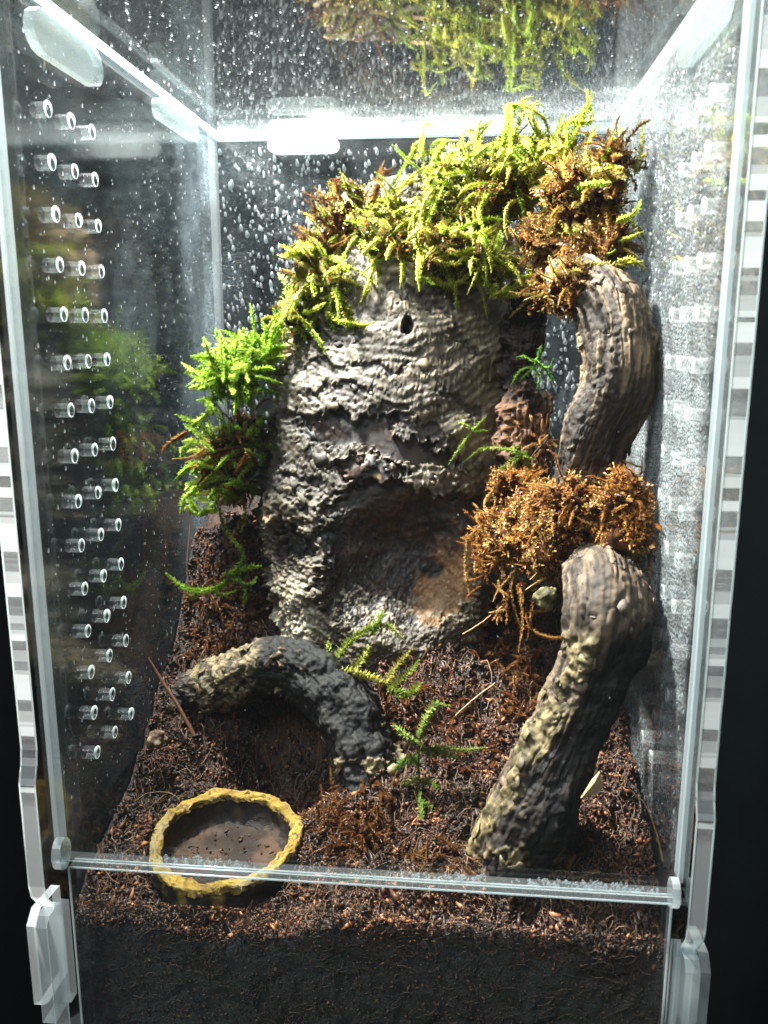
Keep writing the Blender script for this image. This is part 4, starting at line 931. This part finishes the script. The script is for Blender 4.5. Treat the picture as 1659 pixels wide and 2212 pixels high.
for pts, w in [([(470, 1090, 6.7), (490, 1150, 6.5), (525, 1195, 6.3), (520, 1240, 6.2)], .12), ([(530, 1200, 6.2), (500, 1250, 6.0), (450, 1275, 5.9), (400, 1270, 5.8), (358, 1238, 5.7)], .16), ([(480, 1245, 6.0), (520, 1230, 6.0), (565, 1222, 6.0)], .15), ([(510, 1245, 6.0), (530, 1275, 5.9), (525, 1310, 5.9)], .11), ([(450, 1270, 5.9), (480, 1285, 5.8), (512, 1275, 5.8)], .12), ([(500, 1250, 5.9), (540, 1262, 5.9), (555, 1245, 5.9)], .11), ([(400, 1090, 6.8), (420, 1110, 6.6), (445, 1105, 6.6)], .13), ([(440, 1275, 5.8), (420, 1290, 5.8), (400, 1285, 5.8)], .09)]:
    screen_frond(l3, pts, w, LUSH)

# dried orange moss on the right
ob = [(1250, 1100, 5.0, 130, 70, 0.6), (1345, 1110, 4.6, 60, 80, 0.35), (1130, 1160, 5.4, 90, 75, 0.5), (1060, 1160, 5.6, 45, 70, 0.35), (1180, 1220, 5.0, 70, 50, 0.4), (1120, 1060, 5.8, 70, 45, 0.4), (1275, 1085, 4.5, 100, 60, 0.40), (1345, 1105, 4.45, 60, 85, 0.35), (1210, 1150, 4.8, 90, 70, 0.4), (1380, 1150, 4.3, 35, 60, 0.25)]
ob = [(b_[0], b_[1], nearer(b_[0], b_[2])) + b_[3:] for b_ in ob]
o1 = thing('dried_moss_clump', 'shaggy orange-brown dried moss clump packed between the two driftwood limbs', 'moss', at(1230, 1220, 5.2))
mat_blob(o1, ob, ((0.03, 0.011, 0.005), (0.14, 0.055, 0.018)), 461, 0.42, shrink=0.62, fuzz=(ORANGE, 11000, 0.06))
scatter(o1, ob, [10, 8, 14, 10, 8, 8, 14, 12, 8, 4], ORANGE, (0.4, 0.8), 0.066, 0.8, 1.2, 'deadmoss', up=0.0, dens=0.9, leafw=0.7)
scatter(o1, [(1070, 1230, 5.3, 50, 70, 0.3), (1120, 1300, 4.9, 45, 60, 0.3), (1060, 1120, 5.7, 40, 60, 0.3)], [18, 16, 10], ORANGE, (0.3, 0.6), 0.07, 1.0, 0.8, 'deadmoss', up=-0.3, leafw=0.6)
scatter(o1, ob, [24, 14, 24, 14, 14, 10, 26, 22, 16, 10], ORANGE, (0.25, 0.6), 0.068, 0.8, 1.3, 'deadmoss', up=0.1, leafw=0.6)
for pts in [[(1330, 1050, 4.7), (1380, 1030, 4.6), (1388, 985, 4.6)], [(1385, 1010, 4.6), (1360, 1000, 4.6), (1345, 995, 4.6)], [(1110, 1230, 5.0), (1105, 1290, 4.8), (1130, 1370, 4.6)], [(1140, 1200, 5.0), (1080, 1270, 4.9), (1065, 1300, 4.8)], [(1120, 1270, 4.8), (1130, 1340, 4.6), (1120, 1410, 4.5)], [(1130, 1350, 4.6), (1180, 1375, 4.4), (1230, 1378, 4.2)], [(1160, 1250, 4.9), (1150, 1310, 4.7), (1140, 1380, 4.5)], [(1240, 1030, 5.3), (1220, 1000, 5.2), (1190, 975, 5.2)], [(1400, 1200, 4.3), (1425, 1210, 4.2), (1440, 1250, 4.1)], [(1405, 1210, 4.3), (1430, 1230, 4.2), (1448, 1235, 4.1)], [(1030, 1130, 5.6), (1010, 1110, 5.6), (1000, 1100, 5.6)], [(1010, 1150, 5.6), (1005, 1230, 5.5), (1015, 1290, 5.4)]]:
    screen_frond(o1, pts, 0.075, ORANGE, 'deadmoss')

scatter(o1, [(1150, 960, 6.3, 40, 80, 0.3)], [30], ORANGE + BROWN[3:4] * 2, (0.2, 0.45), 0.06, 0.6, 0.8, 'deadmoss', leafw=0.6)

# single sprigs
s1 = thing('moss_sprig', 'pale green moss sprig pinned against the right side of the bark slab', 'moss', at(1140, 960, 6.0))
for pts, w in [([(1050, 900, 6.2), (1015, 940, 6.1), (985, 980, 6.0), (968, 1005, 6.0)], .10), ([(1020, 930, 6.1), (1000, 915, 6.1), (985, 912, 6.1)], .08), ([(1020, 935, 6.1), (1045, 930, 6.1), (1055, 935, 6.1)], .07), ([(1140, 985, 6.0), (1090, 970, 6.0), (1045, 968, 6.0), (1000, 1000, 6.0)], .11), ([(1140, 975, 6.0), (1100, 1000, 5.9), (1070, 1020, 5.9)], .11), ([(1130, 980, 5.9), (1145, 1020, 5.9), (1148, 1065, 5.8)], .11), ([(1120, 990, 5.9), (1090, 1030, 5.8), (1075, 1045, 5.8)], .10), ([(1110, 960, 6), (1125, 985, 5.9), (1150, 990, 5.9)], .1)]:
    screen_frond(s1, pts, w, [(0.30, 0.45, 0.06), (0.24, 0.42, 0.05), (0.38, 0.46, 0.10)])
s2 = thing('moss_sprig', 'small dark green moss sprig beside the gap under the curved limb', 'moss', at(1150, 800, 6.4))
for pts, w in [([(1170, 745, 6.4), (1155, 790, 6.3), (1120, 825, 6.3)], .09), ([(1150, 775, 6.3), (1180, 800, 6.2), (1200, 835, 6.2)], .10), ([(1160, 790, 6.3), (1185, 795, 6.2), (1195, 775, 6.2)], .08), ([(1150, 790, 6.3), (1125, 800, 6.3), (1105, 830, 6.3)], .08), ([(1150, 790, 6.3), (1165, 815, 6.2), (1160, 840, 6.2)], .08), ([(1150, 780, 6.3), (1130, 770, 6.3), (1115, 772, 6.3)], .06)]:
    screen_frond(s2, pts, w, [(0.16, 0.34, 0.04), (0.22, 0.38, 0.05)])
s3 = thing('moss_sprig', 'branching olive-green moss sprig lying on the soil at the foot of the bark slab', 'moss', at(790, 1470, 4.6))
for pts, w in [([(735, 1480, 4.5), (725, 1430, 4.7), (765, 1375, 4.8), (830, 1350, 4.9), (870, 1380, 4.9)], .13), ([(800, 1375, 4.8), (815, 1345, 4.9), (828, 1318, 5.0)], .12), ([(740, 1470, 4.5), (780, 1430, 4.6), (800, 1390, 4.7)], .15), ([(720, 1440, 4.6), (712, 1405, 4.7), (708, 1385, 4.8)], .10), ([(730, 1450, 4.5), (790, 1460, 4.3), (840, 1480, 4.2)], .13), ([(830, 1480, 4.2), (855, 1440, 4.3), (890, 1400, 4.4)], .11), ([(835, 1490, 4.1), (880, 1455, 4.2), (905, 1425, 4.3)], .10), ([(840, 1480, 4.1), (870, 1505, 4.0), (910, 1475, 4.0)], .13), ([(850, 1490, 4.1), (880, 1500, 4.0), (895, 1490, 4.0)], .11), ([(760, 1460, 4.4), (745, 1485, 4.3), (740, 1500, 4.3)], .08)]:
    soil_frond(s3, [(u_, v_, min(Y_ - 0.75, 4.0)) for (u_, v_, Y_) in pts], w * 1.35, [(0.50, 0.52, 0.11), (0.40, 0.48, 0.09), (0.56, 0.50, 0.13), (0.34, 0.50, 0.09)])
s4 = thing('moss_sprig', 'upright feathery green moss sprig with side shoots rising from the front soil', 'moss', at(910, 1770, 2.1))
for pts, w in [([(912, 1780, 2.1), (905, 1690, 2.2), (905, 1620, 2.3), (912, 1560, 2.4)], .07), ([(905, 1600, 2.3), (918, 1560, 2.3), (935, 1525, 2.4), (972, 1525, 2.4)], .13), ([(905, 1620, 2.3), (950, 1615, 2.2), (1000, 1620, 2.2), (1050, 1615, 2.2)], .10), ([(920, 1620, 2.3), (960, 1628, 2.2), (990, 1635, 2.2)], .12), ([(905, 1610, 2.3), (880, 1590, 2.3), (848, 1565, 2.4)], .10), ([(905, 1650, 2.3), (880, 1640, 2.2), (850, 1665, 2.2)], .12), ([(908, 1690, 2.2), (930, 1690, 2.1), (952, 1705, 2.1)], .11), ([(905, 1680, 2.2), (885, 1690, 2.2), (865, 1690, 2.2)], .10), ([(908, 1730, 2.1), (925, 1740, 2.0), (935, 1755, 2.0)], .09)]:
    soil_frond(s4, pts, w * 1.3, [(0.22, 0.38, 0.07), (0.32, 0.44, 0.10), (0.38, 0.44, 0.12)])
# low brown moss growing on the soil
def low_moss(label, patches, pal_, name='brown_soil_moss'):
    c0 = patches[0]; r = thing(name, label, 'moss', at(c0[0], c0[1], c0[2]))
    for (u, v, Y, ru, rv, n) in patches:
        for i in range(n):
            a = rng.uniform(0, 2 * np.pi); q = math.sqrt(rng.random())
            p0 = at(*on_soil(u + ru * q * math.cos(a), v + rv * q * math.sin(a), 9.0, 0.0)); p0[0] = np.clip(p0[0], -4.8, 4.8)
            p = curved(p0, rng.normal(size=3) * 0.6 + np.array([0, -0.3, 0.8]), rng.uniform(0.25, 0.6), 0.6, 0.8, 7)
            add_frond(r, p, 0.075, pal_, 'deadmoss')
    return r
low_moss('reddish brown moss patch on the soil right of the dish', [(770, 1770, 1.5, 95, 85, 170)], [(0.26, 0.105, 0.036), (0.36, 0.16, 0.05), (0.17, 0.065, 0.025)])
low_moss('dark reddish moss on the soil behind the upright sprig', [(900, 1540, 3.3, 130, 60, 70), (1010, 1620, 2.7, 90, 70, 40)], [(0.26, 0.09, 0.034), (0.34, 0.135, 0.045), (0.16, 0.055, 0.024)])
low_moss('stringy orange-brown moss spread over the soil between the slab foot and the driftwood root', [(1095, 1400, 4, 75, 70, 110), (1130, 1520, 4, 60, 60, 60)], [(0.34, 0.14, 0.04), (0.24, 0.09, 0.028), (0.44, 0.21, 0.07), (0.15, 0.05, 0.018)])
low_moss('brown fibrous moss on the soil bank by the left wall', [(500, 1290, 6, 90, 70, 110), (450, 1400, 6, 70, 40, 50)], [(0.24, 0.105, 0.04), (0.32, 0.15, 0.06), (0.15, 0.06, 0.024)])
low_moss('tawny moss strip along the front pane under the driftwood root', [(950, 1860, 0.7, 90, 25, 34), (1220, 1890, 0.6, 130, 25, 44)], [(0.34, 0.17, 0.05), (0.24, 0.11, 0.035), (0.16, 0.07, 0.025)])

# ------------------------------------------------------------------ twigs and bits
def twig(name, label, pts, r0, r1, colr, cat='twig'):
    p = spline([at(*on_soil(*q, lift=0.04)) for q in pts], 20); V, F = tube_mesh(p, np.linspace(r0, r1, 20), 7)
    V = V + 0.006 * np.stack([fbm(V, 12, 2, 500 + k) for k in range(3)], -1)
    o = mesh_obj(name, V, F, M['wood'], None, col=np.tile(colr, (len(V), 1)), smooth=True, origin=p[-1])
    return tag(o, label, cat)
twig('twig', 'thin reddish-brown twig leaning across the tip of the arched log', [(320, 1420, 4.1), (350, 1470, 4.0), (385, 1525, 3.8), (420, 1590, 3.6)], 0.02, 0.045, (0.13, 0.05, 0.025))
twig('twig', 'short black forked-looking twig stuck in the soil at the slab foot', [(672, 1325, 5.2), (680, 1350, 5.1), (693, 1385, 5.0)], 0.03, 0.05, (0.02, 0.015, 0.012))
twig('twig', 'straight tan straw slanting over the soil below the orange moss', [(1085, 1310, 4.8), (1040, 1345, 4.7), (1000, 1370, 4.7)], 0.014, 0.018, (0.34, 0.18, 0.08))
twig('twig', 'pale thin straw lying on the soil left of the driftwood root', [(1070, 1475, 3.4), (1030, 1505, 3.2), (985, 1545, 3.1)], 0.012, 0.016, (0.40, 0.26, 0.14))
twig('twig', 'wiry black rootlet curling in front of the cork stub', [(1190, 915, 5.9), (1180, 950, 5.9), (1150, 985, 5.9), (1140, 1030, 5.9)], 0.012, 0.018, (0.03, 0.018, 0.012))
twig('twig', 'long tan grass stem curving against the right wall near the front', [(1355, 1700, 1.5), (1395, 1740, 1.1), (1418, 1800, 0.85), (1432, 1860, 0.7)], 0.010, 0.016, (0.30, 0.17, 0.07))
twig('twig', 'fine pale root hair stuck high on the left wall', [(58, 62, 1.3), (72, 90, 1.6), (92, 115, 1.9), (98, 135, 2.0), (94, 152, 2.0)], 0.008, 0.012, (0.50, 0.38, 0.26))
twig('twig', 'thin upright root fibre along the soil bank at the left wall', [(412, 1120, 6.4), (405, 1200, 6.2), (404, 1240, 6.1)], 0.010, 0.012, (0.25, 0.12, 0.06))
# leaf fragment on the root, lichen knob
lf = np.array([at(1296, 1668, 0.80), at(1302, 1700, 0.80), at(1285, 1690, 0.74), at(1255, 1725, 0.78), at(1278, 1688, 0.84), at(1290, 1715, 0.80)])
V = np.vstack([lf, lf + np.array([0.0, 0.02, 0.02])]); F = [(0, 1, 2), (2, 1, 5), (2, 5, 3), (0, 2, 4), (4, 2, 3), (6, 8, 7), (8, 11, 7), (8, 9, 11), (6, 10, 8), (10, 9, 8), (0, 6, 7, 1), (1, 7, 11, 5), (5, 11, 9, 3), (3, 9, 10, 4), (4, 10, 6, 0)]
tag(mesh_obj('leaf_fragment', V, F, M['crumb'], None, col=np.tile((0.42, 0.30, 0.17), (12, 1)), origin=lf[3]), 'torn tan leaf fragment stuck to the dark side of the driftwood root', 'leaf')
def lump(name, label, cat, u, v, Y, rx, rz, c0, c1, seed):
    root_c = at(u, v, Y); th = np.linspace(0, 2 * np.pi, 40, endpoint=False); ph = np.linspace(0.04, np.pi - 0.04, 28)
    D = np.stack([np.sin(ph)[:, None] * np.cos(th), np.sin(ph)[:, None] * np.sin(th), np.repeat(np.cos(ph)[:, None], 40, 1)], -1)
    P = root_c + D * np.array([rx, rx * 0.8, rz]); P = P + D * (0.25 * rx * (fbm(P, 4, 3, seed) + 0.8 * fbm(P, 11, 3, seed + 2)))[..., None]
    c = mix(c0, c1, sst(-0.5, 0.6, fbm(P, 9, 3, seed + 5)))
    return tag(mesh_obj(name, P.reshape(-1, 3), grid_faces(40, 28, True), M['wood'], None, col=c.reshape(-1, 3), smooth=True, origin=root_c), label, cat)
lump('lichen_knob', 'yellowish crumbly lichen knob beside the top of the driftwood root', 'lichen', 1180, 1292, 3.1, 0.20, 0.22, (0.06, 0.05, 0.02), (0.24, 0.21, 0.09), 601)
lump('bark_chip', 'small pale bark chip on the soil below the tip of the arched log', 'bark chip', 340, 1597, 3.2, 0.20, 0.20, (0.08, 0.045, 0.025), (0.24, 0.18, 0.11), 611)

# ------------------------------------------------------------------ condensation
def film_sheet(name, label, P, dens, mat):
    nv, nu = dens.shape
    c = np.repeat(np.clip(dens, 0, 1).reshape(-1, 1), 3, 1)
    return tag(mesh_obj(name, P, grid_faces(nu, nv), mat, None, col=c, smooth=True), label, 'condensation', kind='stuff')
ys = np.linspace(0.1, DEP - 0.02, 130); zs = np.linspace(0.2, TOP - 0.02, 150)
Yg, Zg = np.meshgrid(ys, zs)
q = np.stack([Yg * 0 + 5, Yg, Zg], -1)
dn = (0.48 + 0.30 * fbm(q, 0.7, 4, 701)) * (1 - 0.5 * sst(7, 12, Zg)) * sst(0.15, 0.9, Yg + 0.3 * fbm(q, 1.5, 3, 703)) * sst(0.0, 0.7, Zg)
dn *= 1 - 0.75 * sst(0.45, 0.8, fbm(q, 0.9, 3, 707)) * sst(6, 3, Zg)
film_sheet('condensation_mist', 'dense bright condensation fogging the right wall', np.stack([np.full_like(Yg, 4.985), Yg, Zg], -1), dn, M['film'])
q[..., 0] = -5
dn = sst(7.2, 9.2, Yg + 0.7 * fbm(q, 0.5, 2, 711) + 0.9 * sst(8, 6.5, Zg)) * (0.42 + 0.35 * fbm(q, 0.8, 3, 713)) + 0.035 + 0.05 * fbm(q, 0.9, 3, 715)
dn += 0.10 * sst(1.3, 1.0, np.hypot(Yg - 4.6, (Zg - 9.0) * 0.8))
film_sheet('condensation_mist', 'pale condensation band on the left wall beside the back corner', np.stack([np.full_like(Yg, -4.985), Yg, Zg], -1), dn, M['film_fine'])
xs = np.linspace(-4.97, 4.97, 130); Xg, Zg = np.meshgrid(xs, zs); q = np.stack([Xg, Xg * 0 + 10, Zg], -1)
dn = 0.13 + 0.10 * fbm(q, 0.6, 3, 721) + 0.25 * sst(1, 5, Xg) * sst(8, 12, Zg)
film_sheet('condensation_mist', 'thin bluish condensation haze across the back wall', np.stack([Xg, np.full_like(Xg, DEP - 0.012), Zg], -1), dn, M['film_fine'])
ys = np.linspace(0.1, DEP - 0.02, 130); Xg, Yg = np.meshgrid(xs, ys); q = np.stack([Xg, Yg, Xg * 0], -1)
dn = sst(7.0, 9.6, Yg + 0.35 * Xg - 0.2 + 0.8 * fbm(q, 0.6, 3, 731)) * (0.38 + 0.2 * fbm(q, 1.1, 3, 733)) + 0.015
film_sheet('condensation_mist', 'frosty condensation on the ceiling near the back right corner', np.stack([Xg, Yg, np.full_like(Xg, TOP - 0.01)], -1), dn, M['film'])
zs2 = np.linspace(BOT + 0.4, -0.3, 60); Xg, Zg = np.meshgrid(xs * 0.965, zs2); q = np.stack([Xg, Xg * 0 + 3, Zg], -1)
film_sheet('condensation_mist', 'thin grey film on the inside of the lower front panel', np.stack([Xg, np.full_like(Xg, -0.02), Zg], -1), (0.09 + 0.10 * fbm(q, 0.7, 4, 741)) * sst(-0.4, -1.6, Zg), M['film_fine'])  # patchy pale film, denser downwards
# real droplets: flattened teardrops clinging to the sheets
def droplets(name, label, pos, nrm, down, size, elong, mat='drop'):
    n = len(pos); nrm = np.array(nrm, float); down = np.array(down, float); sd = np.cross(nrm, down)
    k, rings = 7, 3
    an = np.linspace(0, 2 * np.pi, k, endpoint=False); V = []
    for i in range(rings):
        ph = i / rings * np.pi / 2; rr = math.cos(ph); hh = math.sin(ph)
        V.append(np.stack([rr * np.cos(an), rr * np.sin(an), np.full(k, hh)], -1))
    V.append(np.array([[0, 0, 1.0]])); B = np.vstack(V)
    el = elong[:, None]
    dn_ = B[None, :, 1] * el; dn_ = np.where(dn_ < 0, dn_ * 1.35, dn_); wid = B[None, :, 0] * np.where(B[None, :, 1] < 0, 1 + 0.45 * B[None, :, 1], 1)
    W = pos[:, None] + size[:, None, None] * (wid[..., None] * sd + dn_[..., None] * down + 0.5 * B[None, :, 2:3] * nrm)
    f = []
    for i in range(rings - 1):
        for j in range(k):
            a, b = i * k + j, i * k + (j + 1) % k; f += [(a, b, b + k), (a, b + k, a + k)]
    for j in range(k): f.append(((rings - 1) * k + j, (rings - 1) * k + (j + 1) % k, rings * k))
    F = (np.array(f)[None] + len(B) * np.arange(n)[:, None, None]).reshape(-1, 3)
    return tag(mesh_obj(name, W.reshape(-1, 3), F, M[mat], None, smooth=True), label, 'water drops', kind='stuff')
n = 2600
p = np.stack([rng.uniform(-4.9, 4.9, n), np.full(n, DEP - 0.014), rng.uniform(5, TOP - 0.3, n)], -1)
droplets('water_droplets', 'teardrop water droplets running down the back wall', p, (0, -1, 0), (0.12, 0, -1), 0.018 + 0.044 * rng.random(n) ** 1.8, 1.05 + 0.75 * rng.random(n))
n = 1300
p = np.stack([rng.uniform(-4.9, 4.9, n), 0.3 + 10.2 * rng.random(n) ** 0.8, np.full(n, TOP - 0.012)], -1)
droplets('water_droplets', 'fine water droplets hanging under the ceiling', p, (0, 0, -1), (0, -1, 0), 0.008 + 0.018 * rng.random(n) ** 2.5, 1.0 + 0.6 * rng.random(n))
n = 1500
p = np.stack([np.full(n, -4.986), 0.2 + 10.2 * rng.random(n), rng.uniform(0.5, TOP - 0.2, n)], -1)
droplets('water_droplets', 'sparse tiny water specks on the left wall', p, (1, 0, 0), (0, 0, -1), 0.007 + 0.018 * rng.random(n) ** 3, 1.1 + 0.6 * rng.random(n))
n = 5000
p = np.stack([np.full(n, 4.984), 0.3 + 10.2 * rng.random(n) ** 0.9, rng.uniform(0.2, TOP - 0.2, n)], -1)
droplets('water_droplets', 'crowded water beads covering the right wall', p, (-1, 0, 0), (0, 0, -1), 0.014 + 0.026 * rng.random(n) ** 2, 1.0 + 0.5 * rng.random(n), 'bead')
n = 260
p = np.stack([rng.uniform(-4.7, 4.8, n), np.full(n, 0.001), rng.uniform(0.2, 11, n)], -1)
droplets('water_droplets', 'few tiny water specks on the inside of the front door', p, (0, 1, 0), (0, 0, -1), 0.004 + 0.008 * rng.random(n) ** 3, 1.0 + 0.4 * rng.random(n))
n = 240
p = np.stack([rng.choice([rng.uniform(-2.8, -1.5), 1.4, 3.2, 4.2], n) + rng.normal(size=n) * 0.45, np.full(n, -0.018) , 0.03 + 0.12 * rng.random(n) ** 2], -1)
p[:, 0] = np.clip(p[:, 0], -4.6, 4.7); p[:, 1] = 0.001
droplets('water_droplets', 'water beads gathered along the seam under the door', p, (0, 1, 0), (0, 0, -1), 0.015 + 0.03 * rng.random(n) ** 2, np.ones(n))
